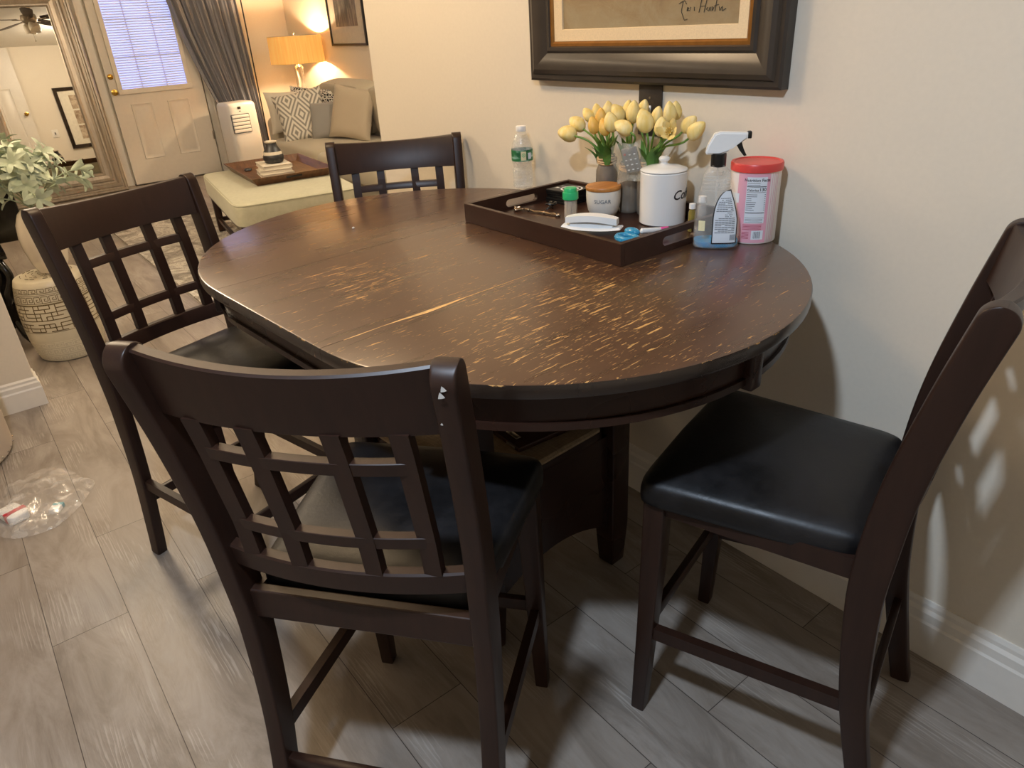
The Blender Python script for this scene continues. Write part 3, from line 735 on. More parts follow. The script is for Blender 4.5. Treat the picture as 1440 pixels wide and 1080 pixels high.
# canister
cn = thing('coffee_canister', 'tall white ceramic canister with knob lid and script lettering on its side', 'canister', (-.022, .118, ZB))
cn.location = (-.022, .112, ZB); r = .0550
bm = B(); lathe(bm, [(r-.003, 0), (r, .003), (r, .120), (r-.002, .122), (r-.004, .122), (r-.004, .01), (.01, .006)], 56); obj('canister_body', bm, M['ceramic'], cn)
bm = B(); lathe(bm, [(r-.006, .1225), (r-.001, .1228), (r+.0003, .125), (r-.003, .128), (.035, .133), (.012, .137), (.008, .139), (.008, .142), (.0125, .146), (.013, .150), (.010, .154), (.004, .156)], 56); obj('lid', bm, M['ceramic'], cn)
bm = text_bm('Coffee', .030, shear=.35, bold=.0004, align='LEFT'); wrap(bm, r, PHC(-.022, .112)+.40, .072, .0006); obj('lettering', bm, M['ink'], cn, smooth=False)

# keypad in a plastic bag
kp = thing('remote_keypad', 'grey keypad remote wrapped in a clear plastic sleeve, propped behind the canister', 'remote', (.056, .128, 1.035), rot=(radians(-14), radians(12), radians(28)))
bm = B(); box(bm, -.019, .019, -.004, .004, .0, .062, .003); obj('keypad_body', bm, plain('grey_keypad', '8d8a88', .4), kp)
bm = B()
for i in range(3):
    for k in range(4):
        if (i, k) == (2, 3): continue
        box(bm, -.014+i*.0115, -.009+i*.0115, .004, .0055, .007+k*.0125, .010+k*.0125, .0005)
obj('buttons', bm, M['white'], kp)
bm = B(); box(bm, .009, .014, .004, .0056, .046, .051, .001); obj('power_button', bm, M['red_lid'], kp, label='small red button')
bm = B()
n = 14; V = {}
for s in (-1, 1):
    for i in range(n+1):
        for k in range(n+1):
            u, v = -1+2*i/n, -1+2*k/n; e = sqrt(max(0, (1-u**4)*(1-v**4)))
            if s == 1 and (i in (0, n) or k in (0, n)): V[s, i, k] = V[-1, i, k]; continue
            V[s, i, k] = bm.verts.new((.008+u*.038+.004*sin(5*v), s*(.007+.003*sin(7*u+4*v))*e, .026+v*.048+.004*sin(4*u)))
    for i in range(n):
        for k in range(n):
            try: bm.faces.new((V[s, i, k], V[s, i+1, k], V[s, i+1, k+1], V[s, i, k+1]))
            except ValueError: pass
obj('plastic_sleeve', bm, M['bag2'], kp, label='crinkled clear plastic sleeve')

# coasters
for k in range(5):
    lab = ['bottom coaster of the black stack at the back of the tray', 'fourth coaster from the top of the black stack', 'middle coaster of the black stack on the tray', 'second coaster from the top of the black stack', 'top coaster of the black stack, with white concentric rings'][k]
    c = thing('coaster', lab, 'coaster', (.318+.002*sin(k*3), .108+.002*cos(k*5), ZB+k*.0072), radians(4+3*sin(k*2.3)), 'black coasters stacked on the tray')
    bm = B(); box(bm, -.046, .046, -.042, .042, 0, .0065, .001); obj('pad', bm, M['black'], c)
    if k == 4:
        bm = B()
        for r0, r1 in ((.005, .010), (.015, .020), (.026, .031)):
            A = [bm.verts.new((-.012+r0*cos(2*pi*i/40), r0*sin(2*pi*i/40), .0068)) for i in range(40)]; C = [bm.verts.new((-.012+r1*cos(2*pi*i/40), r1*sin(2*pi*i/40), .0068)) for i in range(40)]
            for i in range(40): j = (i+1) % 40; bm.faces.new((A[i], A[j], C[j], C[i]))
        for s in (-1, 1): bm.faces.new([bm.verts.new(p) for p in ((.018, s*.012, .0068), (.036, s*.016+.004, .0068), (.034, s*.006, .0068))])
        obj('ring_print', bm, M['white'], c, smooth=False)

# toothpicks
tp = thing('toothpick_holder', 'clear plastic toothpick container with a green cap on the tray', 'container', (.170, .236, ZB))
bm = B(); lathe(bm, [(.0165, 0), (.017, .002), (.017, .054), (.016, .054), (.016, .003), (.002, .002)], 28); obj('tube', bm, M['pet_soft'], tp)
bm = B(); lathe(bm, [(.0190, .050), (.0200, .051), (.0200, .066), (.0192, .068), (.0165, .0685), (.0160, .076), (.0148, .078), (.002, .078)], 28); obj('cap', bm, M['green_cap'], tp)
bm = B(); random.seed(3)
for k in range(60):
    a, q = random.uniform(0, 2*pi), random.uniform(0, .014); a2 = a+random.uniform(-.6, .6)
    tube(bm, [(q*cos(a), q*sin(a), .003), (min(.014, q+.002)*cos(a2), min(.014, q+.002)*sin(a2), .046)], .0009, 5)
o = obj('toothpicks', bm, plain('pale_toothpick_wood', 'e2c9a0', .7), None, loc=(.170, .236, ZB)); tag(o, 'bundle of pale wooden toothpicks standing in the green-capped container', 'toothpicks'); o['kind'] = 'stuff'

# bracelet
bm = B(); P_ = [(.362, .262), (.352, .252), (.350, .270), (.342, .279), (.335, .262), (.322, .258), (.305, .256), (.288, .258), (.272, .252), (.255, .248), (.238, .247), (.222, .242), (.212, .246), (.209, .240)]
P_ = bez([(a, b, ZB+.004) for a, b in P_], 4)
tube(bm, P_, [.0018+.0016*abs(sin(i*.55)) for i in range(len(P_))], 8)
for i in (0, 9, 22, 35, 51):
    p = P_[min(i, len(P_)-1)]; bmesh.ops.create_icosphere(bm, subdivisions=2, radius=.0045, matrix=Matrix.Translation(p))
o = obj('bracelet', bm, plain('tarnished_silver', 'b09a80', .25, .9, .2), None); tag(o, 'thin beaded metal bracelet lying on the tray floor', 'bracelet')

# black clip / earphones
bm = B(); q = [(.300, .190), (.292, .178), (.283, .186), (.288, .200), (.300, .206), (.312, .196), (.306, .182), (.290, .196), (.276, .210), (.268, .226), (.262, .238), (.258, .226), (.266, .212)]
tube(bm, bez([(a, b, ZB+.006+.008*abs(sin(i*1.3))) for i, (a, b) in enumerate(q)], 6), .0017, 7)
bmesh.ops.create_icosphere(bm, subdivisions=2, radius=.007, matrix=Matrix.Translation((.296, .192, ZB+.009)) @ Matrix.Diagonal((1.5, 1, .8, 1)))
o = obj('earphone_cord', bm, M['black'], None); tag(o, 'small tangle of black cord beside the coasters', 'cord')

# white food clip, two curved leaves
cl = thing('plastic_clip', 'white plastic clip with an arched top, lying open at the front of the tray', 'clip', (.038, .290, ZB), radians(30))
bm = B()
def arched(L, W, z0, h, t, up_=.012, n=16, taper=.0):
    rings = []
    for i in range(n+1):
        u = -1+2*i/n; zz = z0+up_*(1-u*u); w_ = W*(1-.35*abs(u)**3)
        rings.append([(u*L, -w_, zz), (u*L, w_, zz), (u*L, w_*.86, zz+h), (u*L, -w_*.86, zz+h)])
    return rings
loft(bm, arched(.062, .018, .022, .014, .0, .007)); obj('upper_leaf', bm, M['white'], cl, ang=35)
bm = B(); rings = []
for i in range(17):
    u = -1+2*i/16; zz = .006+.004*u*u; w_ = .024*(1-.25*abs(u)**3)
    rings.append([(u*.072, -w_, zz+.004), (u*.072, w_, zz+.004), (u*.070, w_*.7, zz+.008), (u*.070, -w_*.7, zz+.008)])
loft(bm, rings); obj('lower_leaf', bm, M['white'], cl, ang=35)
bm = B(); box(bm, -.052, .052, -.010, .010, .008, .024, .002); obj('hinge', bm, M['white'], cl)

# blue pacifier-like gel piece and pen
gp = thing('gel_teether', 'translucent blue gel ring at the front corner of the tray', 'teether', (-.078, .292, ZB))
bm = B(); tube(bm, [(.026*cos(a), .017*sin(a), .009) for a in [2*pi*i/28 for i in range(29)]], .0075, 12); obj('gel_ring', bm, M['blue_gel'], gp)
bm = B(); bmesh.ops.create_icosphere(bm, subdivisions=3, radius=.014, matrix=Matrix.Translation((.010, -.026, .016)) @ Matrix.Diagonal((1.5, .9, .7, 1))); obj('gel_bulb', bm, M['blue_gel'], gp)
mk = thing('marker_pen', 'short white pen with a pink cap lying behind the blue gel ring', 'pen', (-.104, .232, ZB+.0185), radians(-112), rot=(0, radians(4), radians(-112)))
bm = B(); prof = [(.004, 0), (.0062, .002), (.0062, .042), (.005, .043)]
def xl(bm, prof, n=16): loft(bm, [[(z, r*cos(2*pi*i/n), r*sin(2*pi*i/n)) for i in range(n)] for r, z in prof])
xl(bm, [(.004, -.034), (.0062, -.032), (.0062, .014), (.0055, .015)]); obj('barrel', bm, M['white'], mk)
bm = B(); xl(bm, [(.0066, .0145), (.0068, .017), (.0068, .034), (.004, .037)]); obj('cap', bm, plain('hot_pink', 'e2529a', .4), mk)

# ------------------------------------------------------------------ water bottle
wb = thing('water_bottle', 'clear plastic water bottle with green and white label at the left of the tray', 'bottle', (.580, .056, TZ))
r = .032; prof = [(.020, 0), (.028, .002), (r, .008)]
z = .012
for k in range(5): prof += [(r, z), (r-.0022, z+.0035), (r, z+.007)]; z += .0095
prof += [(r*.90, .062), (r*.93, .072), (r, .082), (r, .118), (r*.97, .124), (r*.90, .134), (r*.66, .152), (r*.42, .165), (.0128, .170), (.0128, .178)]
bm = B(); lathe(bm, prof, 36, cap1=True); obj('bottle_body', bm, M['pet'], wb)
bm = B(); lathe(bm, [(a*.955, max(zz, .003)) for a, zz in prof if zz < .155 and not abs(a-(r-.0022)) < 1e-6], 30); obj('water', bm, M['water'], wb)
bm = B(); n = 40; loft(bm, [[((r+.0006)*cos(2*pi*i/n), (r+.0006)*sin(2*pi*i/n), zz) for i in range(n)] for zz in (.084, .116)], False, False)
gL = N('green_label'); f = gL.noise(gL.coord((30, 30, 60)), 1, 3); gL.set(Base_Color=gL.ramp(f, [(.35, '1e5a3c'), (.5, '2f7a4a'), (.62, '8fb6a8'), (.7, 'cfdde0')]), Roughness=.35); obj('label_band', bm, gL.m, wb)
ph = PHC(.58, .056)
bm = B(); patch(bm, r+.001, ph-.12, ph+.36, .087, .113); obj('crest_panel', bm, M['paper_y'], wb)
bm = B(); A = [2*pi*i/24 for i in range(25)]
for i in range(24):
    pts = [(.0055*cos(A[i]), .0055*sin(A[i])), (.0055*cos(A[i+1]), .0055*sin(A[i+1])), (.0042*cos(A[i+1]), .0042*sin(A[i+1])), (.0042*cos(A[i]), .0042*sin(A[i]))]
    bm.faces.new([bm.verts.new((x, y, 0)) for x, y in pts])
for x0, x1, y0, y1 in ((-.0018, -.0010, -.0028, .0028), (.0010, .0018, -.0028, .0028), (-.0010, .0010, -.0005, .0005)): bm.faces.new([bm.verts.new(p) for p in ((x0, y0, 0), (x1, y0, 0), (x1, y1, 0), (x0, y1, 0))])
wrap(bm, r+.001, ph+.12, .102, .0006); obj('crest_ring', bm, M['green_cap'], wb, smooth=False)
bm = B(); patch(bm, r+.001, ph+.55, ph+.9, .090, .108); obj('info_panel', bm, M['paper'], wb)
bm = B(); lathe(bm, [(.0152, .167), (.0156, .168), (.0156, .180), (.0145, .182), (.002, .182)], 30); obj('cap', bm, M['white'], wb)

# ------------------------------------------------------------------ spray bottle
sp = thing('spray_bottle', 'nearly empty clear spray bottle with blue liquid and white trigger head, right of the tray', 'bottle', (-.222, .166, TZ), radians(222))
def sring(w, d, z, xo=0, p=3.2, n=40): return [(xo+x, y, z) for x, y in superell(w, d, n, p)]
SEC = [(.044, .026, 0, 0), (.048, .029, .004, 0), (.0485, .030, .03, 0), (.047, .029, .07, .001), (.044, .028, .10, .003), (.040, .026, .125, .005), (.034, .0245, .145, .005), (.031, .0235, .160, .006), (.029, .0225, .175, .006), (.027, .021, .190, .006), (.021, .018, .200, .006), (.0145, .0145, .206, .006), (.0135, .0135, .212, .006)]
bm = B(); SC = .83
loft(bm, [sring(w, d, z*SC, -x_) for w, d, z, x_ in SEC]); obj('bottle_body', bm, M['pet_soft'], sp)
bm = B(); loft(bm, [sring(w*.95, d*.94, z, -x_) for w, d, z, x_ in [(.044, .026, .002, 0), (.048, .029, .006, 0), (.0485, .030, .015, 0)]]); obj('blue_liquid', bm, M['blue_liquid'], sp)
bm = B(); 
for k in range(5):
    z = (.150+.0085*k)*SC; w = .031-.001*k
    tube(bm, [(-.006+x*1.01, y*1.01, z) for x, y in superell(w, .0235-.0005*k, 32, 3.2)]+[(-.006+w*1.01, 0, z)], .0008, 5)
obj('grip_ribs', bm, M['pet'], sp)
bm = B(); tube(bm, [(-.006, 0, .17), (-.006, 0, .10), (.004, 0, .012)], .002, 8); obj('dip_tube', bm, M['pet'], sp)
bm = B(); lathe(bm, [(.0145, .170), (.0158, .171), (.0158, .196), (.0145, .197)], 30, (-.006, 0)); obj('collar', bm, M['black'], sp)
bm = B(); prism(bm, [(-.034, .200), (-.032, .196), (-.006, .195), (.010, .200), (.018, .210), (.048, .226), (.048, .237), (-.006, .240), (-.018, .236), (-.030, .214)], -.0105, .0105, .003); obj('spray_head', bm, M['white'], sp, ang=50)
bm = B(); box(bm, .0475, .056, -.008, .008, .225, .239, .002); obj('nozzle', bm, M['black'], sp)
bm = B(); prism(bm, [(.030, .218), (.037, .221), (.041, .205), (.049, .192), (.044, .190), (.034, .202), (.028, .212)], -.006, .006, .001); obj('trigger', bm, M['black'], sp)
# labels on the broad face (local -y is away; +y faces the viewer)
def body_y(z, x):
    z = z/SC
    for (w, d, z0, xo), (w2, d2, z1, xo2) in zip(SEC, SEC[1:]):
        if z0 <= z <= z1:
            t = (z-z0)/(z1-z0); w_, d_, x_ = w+(w2-w)*t, d+(d2-d)*t, -(xo+(xo2-xo)*t)
            u = min(.98, abs((x-x_)/w_)); return d_*(1-u**3.2)**(1/3.2)
    return 0
def on_body(name, fn_pts, mat, dy, s=-1):
    """polygon (x,z) drawn on the broad face; filled by horizontal strips"""
    bm = B(); n = 22; prev = None
    zs = [fn_pts[0]+(fn_pts[1]-fn_pts[0])*i/n for i in range(n+1)]
    for z in zs:
        xa, xb = fn_pts[2](z); row = [bm.verts.new((xa+(xb-xa)*k/8, s*(body_y(z, xa+(xb-xa)*k/8)+dy), z)) for k in range(9)]
        if prev:
            for k in range(8): bm.faces.new((prev[k], prev[k+1], row[k+1], row[k]))
        prev = row
    return obj(name, bm, mat, sp)
def lab_l(z, g=0):
    t = (z-.014)/(.112); e = max(0, 1-max(0, (t-.45)/.55)**2)**.5; x0 = -.012+(1-e)*.030
    zz = z/SC
    for (w, d, z0_, xo), (w2, d2, z1_, xo2) in zip(SEC, SEC[1:]):
        if z0_ <= zz <= z1_: t2 = (zz-z0_)/(z1_-z0_); rr_ = w+(w2-w)*t2-(xo+(xo2-xo)*t2)
    return (x0+g, max(x0+g+.0005, min(.0405, rr_-.0045)-g))
on_body('label_border', (.012, .126, lambda z: lab_l(z)), M['ink'], .0006)
on_body('label', (.0145, .1235, lambda z: lab_l(z, .0022)), M['paper'], .0011)
bm = B(); random.seed(5)
for k in range(20):
    z = .036+k*.0038; xa, xb = lab_l(z, .0055)
    if k in (9, 10, 11): xa, xb = (xa+xb)/2, xb-.004
    row0 = [(xa+(xb-xa)*j/6) for j in range(7)]
    for j in range(6):
        if random.random() < .06: continue
        bm.faces.new([bm.verts.new((x, -body_y(zz, x)-.0016, zz)) for x, zz in ((row0[j], z), (row0[j+1]-.0006, z), (row0[j+1]-.0006, z+.0014), (row0[j], z+.0014))])
for k in range(7): 
    x = .026+k*.0017; bm.faces.new([bm.verts.new((xx, -body_y(zz, xx)-.0016, zz)) for xx, zz in ((x, .020), (x+.0009, .020), (x+.0009, .032), (x, .032))])
obj('label_print', bm, M['ink_grey'], sp, smooth=False)
on_body('yellow_sticker', (.040, .062, lambda z: (-.040, -.027)), M['paper_y'], .0008)

# ------------------------------------------------------------------ drink mix can
can = thing('drink_mix_can', 'tall pink and white canister with red lid and nutrition panel at the wall', 'canister', (-.243, .068, TZ))
r = .052; H_ = .160
bm = B(); lathe(bm, [(r-.001, 0), (r, .0015), (r, H_), (r-.002, H_)], 56); obj('can_body', bm, plain('white_can_wrap', 'efe6e2', .35, var=.02), can)
bm = B(); lathe(bm, [(r+.0005, H_-.008), (r+.0028, H_-.0075), (r+.0030, H_+.006), (r+.0015, H_+.009), (r-.004, H_+.0095), (r-.006, H_+.0075), (.004, H_+.0075)], 56); obj('lid', bm, M['red_lid'], can)
ph = PHC(-.243, .068)
bm = B(); patch(bm, r, ph-.72, ph+.62, .003, H_-.009, .0003, 24); obj('pink_panel', bm, M['pink'], can)
bm = B(); patch(bm, r, ph-.32, ph+.48, .046, H_-.016, .0006, 16); obj('nutrition_panel', bm, M['paper'], can)
bm = B(); patch(bm, r, ph+.02, ph+.50, .010, .030, .0006, 12); obj('barcode_panel', bm, M['paper'], can)
bm = B()
for k in range(9): patch(bm, r, ph+.10+k*.034, ph+.10+k*.034+.008+.008*(k % 2), .013, .028, .0009, 1)
obj('barcode', bm, M['ink'], can)
for z0, z1 in ((.1235, .1250), (.1120, .1126), (.068, .0695), (.0575, .0581)): bm = B(); patch(bm, r, ph-.30, ph+.46, z0, z1, .0009, 12); obj('rule_line', bm, M['ink'], can)
bm = text_bm('Nutrition Facts', .0086, bold=.00012); wrap(bm, r, ph+.08, H_-.0225, .0010); obj('nutrition_heading', bm, M['ink'], can, smooth=False)
bm = text_bm('Calories', .0070, 'LEFT', bold=.0001); wrap(bm, r, ph-.29, .1168, .0010); obj('calories_word', bm, M['ink'], can, smooth=False)
bm = text_bm('130', .0098, 'RIGHT', bold=.00015); wrap(bm, r, ph+.46, .1180, .0010); obj('calories_number', bm, M['ink'], can, smooth=False)
bm = B(); random.seed(2)
for k in range(9): patch(bm, r, ph-.29, ph-.29+random.uniform(.18, .42), .107-k*.0041, .1082-k*.0041, .0009, 4); patch(bm, r, ph+.41, ph+.46, .107-k*.0041, .1082-k*.0041, .0009, 1)
for k in range(3): patch(bm, r, ph-.29, ph+.42, .054-k*.003, .0548-k*.003, .0009, 6)
for k in range(2): patch(bm, r, ph-.29, ph+.2, .131-k*.004, .132-k*.004, .0009, 6)
obj('fine_print', bm, M['ink_grey'], can)
bm = B()
for k in range(4): patch(bm, r, ph-.36, ph+.40, .0415-k*.0032, .0427-k*.0032, .0008, 6)
for k in range(5): patch(bm, r, ph-.36, ph-.08, .025-k*.0032, .0262-k*.0032, .0008, 4)
obj('ingredient_print', bm, M['ink_red'], can)
bm = B()
for k in range(4): patch(bm, r, ph+.70+k*.10, ph+.72+k*.10, .004, H_-.01, .0004, 1)
obj('side_stripe', bm, M['pink'], can)
bm = text_bm('', .01) if False else B()
patch(bm, r, ph-1.0, ph-.62, .088, .108, .0008, 6); obj('price_sticker', bm, M['paper'], can)

# small vials behind spray bottle
vl = thing('glass_vial', 'small gold-tinted vial with white cap standing between tray and spray bottle', 'vial', (-.130, .135, ZB))
bm = B(); lathe(bm, [(.007, 0), (.0085, .001), (.0085, .045), (.006, .050), (.006, .052)], 20); obj('vial_body', bm, plain('gold_glass', 'a8964a', .15, .2, .2, Transmission_Weight=.3), vl)
bm = B(); lathe(bm, [(.0070, .0525), (.0075, .053), (.0075, .064), (.003, .065)], 20); obj('cap', bm, M['white'], vl)
vl2 = thing('glass_vial', 'short clear vial with frosted cap behind the gold-tinted vial', 'vial', (-.134, .106, ZB))
bm = B(); lathe(bm, [(.009, 0), (.0105, .001), (.0105, .055), (.007, .06), (.007, .062)], 20); obj('vial_body', bm, M['pet_soft'], vl2)
bm = B(); lathe(bm, [(.0085, .0625), (.009, .063), (.009, .076), (.003, .077)], 20); obj('cap', bm, M['white'], vl2)
# crumb
bm = B(); bmesh.ops.create_icosphere(bm, subdivisions=2, radius=.0032, matrix=Matrix.Translation((.566, .647, .9165)) @ Matrix.Diagonal((1, 1.1, .8, 1)))
o = obj('crumb', bm, M['white'], None); tag(o, 'tiny white crumb near the left end of the tabletop', 'crumb')

# ------------------------------------------------------------------ stool, vase, plant
st = thing('garden_stool', 'cream ceramic drum garden stool with Greek key and fretwork bands', 'stool', (2.86, 1.20, 0))
SR = .158; SH = .405
def srad(z): u = (z/SH)*2-1; return SR*(1.0-.17*abs(u)**2.2)+.012
bm = B(); lathe(bm, [(.02, 0), (srad(0)-.01, 0), (srad(0), .006)]+[(srad(z), z) for z in [SH*i/16 for i in range(1, 16)]]+[(srad(SH), SH-.004), (srad(SH)-.004, SH), (srad(SH)-.02, SH+.006), (.05, SH+.008), (.01, SH+.008)], 64); obj('stool_body', bm, M['stool'], st)
def strip(bm, a0, z0, a1, z1, w=.0016, dr=.0012):
    k = max(1, int(abs(a1-a0)/.08)); pr = None
    da = w/SR
    for i in range(k+1):
        a = a0+(a1-a0)*i/k; z = z0+(z1-z0)*i/k
        if abs(a1-a0) > 1e-6: q = [(a, z-w), (a, z+w)]
        else: q = None
        if q:
            row = [bm.verts.new(((srad(zz)+dr)*cos(aa), (srad(zz)+dr)*sin(aa), zz)) for aa, zz in q]
            if pr: bm.faces.new((pr[0], row[0], row[1], pr[1]))
            pr = row
    if abs(a1-a0) <= 1e-6:
        n = max(1, int(abs(z1-z0)/.02))
        for i in range(n):
            za, zb = z0+(z1-z0)*i/n, z0+(z1-z0)*(i+1)/n
            bm.faces.new([bm.verts.new(((srad(zz)+dr)*cos(aa), (srad(zz)+dr)*sin(aa), zz)) for aa, zz in ((a0-da, za), (a0+da, za), (a0+da, zb), (a0-da, zb))])
def meander(bm, z0, h, n, w=.0014):
    P = 2*pi/n; U = lambda u, v: (u, v)
    path = [(0, 0), (0, 1), (.8, 1), (.8, .28), (.35, .28), (.35, .62), (.55, .62)]
    for k in range(n):
        a = k*P
        for (u0, v0), (u1, v1) in zip(path, path[1:]): strip(bm, a+u0*P, z0+v0*h, a+u1*P, z0+v1*h, w)
        strip(bm, a, z0, a+P, z0, w)
bm = B(); meander(bm, SH-.050, .020, 26); meander(bm, SH-.095, .030, 30)
# fretwork middle band: interlocked T and L strokes on a grid
random.seed(11); ng = 44; gz = 7; z0 = SH-.235; dz = .0185; da = 2*pi/ng
for k in range(ng):
    for v in range(gz+1):
        kk = k % 22; kk = min(kk, 22-kk)
        if (kk*3+v*5+kk*v) % 4 != 0: strip(bm, k*da, z0+v*dz, (k+1)*da, z0+v*dz, .0022)
        if v < gz and (kk*2+v*3+(kk*v)//2) % 3 != 0: strip(bm, k*da, z0+v*dz, k*da, z0+(v+1)*dz, .0022)
strip(bm, 0, SH-.058, 2*pi, SH-.058, .001); strip(bm, 0, SH-.102, 2*pi, SH-.102, .001); strip(bm, 0, z0-.006, 2*pi, z0-.006, .001)
obj('fretwork', bm, M['stool_line'], st, smooth=False, label='brown fretwork lines on the upper bands')
bm = B(); meander(bm, .085, .020, 26); meander(bm, .045, .030, 30); meander(bm, .012, .022, 26); strip(bm, 0, .112, 2*pi, .112, .001)
obj('relief_band', bm, M['stool_relief'], st, smooth=False, label='pale raised key pattern on the lower bands')
bm = B()
for rr_ in (.035, .06, .085, .11):
    for k in range(24):
        if (k+int(rr_*100)) % 3: tube(bm, [(rr_*cos(a), rr_*sin(a), SH+.0085) for a in [2*pi*(k+j/4)/24 for j in range(4)]], .0014, 4)
obj('top_pattern', bm, M['stool_line'], st, smooth=False)

vs = thing('ribbed_vase', 'tall ivory bulging vase on the patterned stool holding the silver-green plant', 'vase', (2.85, 1.165, SH+.0085))
bm = B(); n = 48; rings = []
for r_, z in ((.045, 0), (.058, .006), (.075, .05), (.090, .12), (.094, .18), (.086, .24), (.066, .285), (.050, .30), (.044, .30), (.058, .27), (.07, .2), (.05, .05), (.01, .03)):
    rings.append([(r_*(1+.035*cos(7*2*pi*i/n))*cos(2*pi*i/n), r_*(1+.035*cos(7*2*pi*i/n))*sin(2*pi*i/n), z) for i in range(n)])
loft(bm, rings); obj('vase_body', bm, M['vase_white'], vs)
pl = thing('potted_plant', 'silver-green leafy faux plant spreading out of the ivory vase', 'plant', (2.85, 1.165, SH+.312))
random.seed(21); bl = B(); bs = B()
def leafm(bm, p, d, L, W, upv):
    d = d.normalized(); s_ = d.cross(upv); s_ = s_.normalized() if s_.length > 1e-3 else Vector((1, 0, 0)); nn = s_.cross(d); rings = []
    for u in (0, .08, .2, .35, .5, .65, .8, .92, 1):
        w_ = W*sqrt(max(.004, 1-(2*u**1.05-1)**2)); c = p+d*L*u+nn*(L*.10*sin(pi*u))-Vector((0, 0, L*.10*u*u))
        rings.append([c-s_*w_+nn*w_*.25, c, c+s_*w_+nn*w_*.25])
    loft(bm, rings, False, False, closed=False)
for k in range(36):
    a = random.uniform(0, 2*pi); el = random.choice((random.uniform(.25, .8), random.uniform(.9, 1.5), random.uniform(.8, 1.5))); ln = random.uniform(.20, .34)
    d = Vector((cos(a)*cos(el), sin(a)*cos(el), sin(el))); pts = []
    for i in range(7): u = i/6; pts.append(Vector((0, 0, 0))+Vector((0, 0, .10*u*(1-u)+.02*u))+d*ln*u-Vector((0, 0, .06*u*u)))
    tube(bs, pts, .0028, 6)
    for i in range(2, 7):
        p = pts[i]; t = (pts[i]-pts[i-1]).normalized()
        for q in range(2 if i < 6 else 5):
            b_ = random.uniform(0, 2*pi) if i < 6 else q*2*pi/5+random.uniform(-.3, .3)
            s1 = t.orthogonal().normalized(); s1.rotate(Matrix.Rotation(b_, 3, t))
            leafm(bl, p, t*(.55 if i < 6 else .35)+s1, random.uniform(.055, .085), random.uniform(.0095, .0145), t)
obj('foliage', bl, M['leaf'], pl); obj('stems', bs, M['leafstem'], pl)

# black cabinet with carved leg behind the stool
bc = thing('black_console', 'glossy black lacquered console with a carved scroll leg, behind the stool', 'console', (3.28, 1.62, 0))
bm = B(); box(bm, -.20, .26, -.30, .7, .46, .50, .006); box(bm, -.17, .23, -.27, .67, .12, .46, .004); obj('cabinet_body', bm, M['black_gloss'], bc)
bm = B(); box(bm, -.02, .2, -.43, .7, .50, 1.18, .01); obj('upper_panel', bm, M['black_gloss'], bc)
bm = B(); tube(bm, bez([(-.16, -.25, .46), (-.20, -.28, .38), (-.17, -.25, .28), (-.14, -.23, .18), (-.18, -.27, .06), (-.21, -.29, .0)], 8), [.032*(1-.4*abs(sin(i*.2))) for i in range(41)], 12); obj('scroll_leg', bm, M['black_gloss'], bc)
for yy, xx in ((.62, -.14), (.62, .2), (-.22, .2)):
    bm = B(); lathe(bm, [(.018, 0), (.024, .03), (.03, .12)], 16, (xx, yy)); obj('leg', bm, M['black_gloss'], bc)
pb = thing('black_planter', 'low black glossy bowl planter sitting on the console at the left edge', 'planter', (3.12, 1.47, .501))
bm = B(); lathe(bm, [(.05, 0), (.07, .01), (.085, .06), (.08, .10), (.09, .12), (.085, .125), (.072, .10), (.05, .03), (.01, .02)], 32); obj('bowl', bm, M['black_gloss'], pb)

# tub chair, left edge
tc_ = thing('tub_armchair', 'round greige upholstered tub chair with silver nailheads, cut off at the left edge', 'armchair', (1.99, 1.86, 0))
bm = B(); lathe(bm, [(.27, .012), (.295, .014), (.30, .03), (.305, .35), (.31, .66), (.295, .69), (.25, .69), (.235, .66), (.235, .44)], 56); obj('shell', bm, M['greige'], tc_)
bm = B(); lathe(bm, [(.16, .435), (.23, .44), (.232, .48), (.20, .50), (.02, .51)], 48); obj('seat_cushion', bm, M['greige'], tc_)
for k in range(44):
    a = 2*pi*k/44
    bm = B(); bmesh.ops.create_icosphere(bm, subdivisions=1, radius=.005); obj('nailhead', bm, M['chrome'], tc_, loc=(.3005*cos(a), .3005*sin(a), .028))
for k in range(4):
    a = pi/4+k*pi/2; bm = B(); lathe(bm, [(.012, 0), (.018, .014)], 12); obj('foot', bm, M['black'], tc_, loc=(.2*cos(a), .2*sin(a), 0))

# ------------------------------------------------------------------ plastic bag on the floor with packets
bg = B(); random.seed(9)
outl = [(1.36, 1.70), (1.262, 1.64), (1.235, 1.55), (1.255, 1.50), (1.33, 1.43), (1.44, 1.372), (1.50, 1.40), (1.60, 1.43), (1.66, 1.50), (1.62, 1.60), (1.52, 1.68), (1.44, 1.73)]
cx = sum(p[0] for p in outl)/len(outl); cy = sum(p[1] for p in outl)/len(outl)
from mathutils import noise as mn
big = bez([(x, y) for x, y in outl+outl[:1]], 6)[:-1]; rings = []
for s in [1, .93, .84, .74, .63, .52, .40, .28, .16, .04]:
    rg = []
    for x, y in big:
        px, py = cx+(x-cx)*s, cy+(y-cy)*s; nz = mn.noise(Vector((px*14, py*14, 3)))*.5+abs(mn.noise(Vector((px*32, py*30, 1))))*.7
        rg.append((px+.006*nz, py, max(.0015, .004+(1-s**2)**.5*.034+(.022*nz if s < 1 else 0))))
    rings.append(rg)
loft(bg, rings, False, True)
bagt = thing('plastic_bag', 'crumpled clear plastic bag on the floor at the left, a few small packets in it', 'bag', (cx, cy, 0))
for v in bg.verts: v.co -= Vector((cx, cy, 0))
obj('bag_film', bg, M['bag'], bagt, ang=22)
pk = thing('paper_packet', 'small white paper packet with a red band inside the plastic bag', 'packet', (1.40, 1.622, .003), radians(20))
bm = B(); cushion(bm, .10, .065, .028, 5, 0, .004); obj('packet', bm, M['white'], pk)
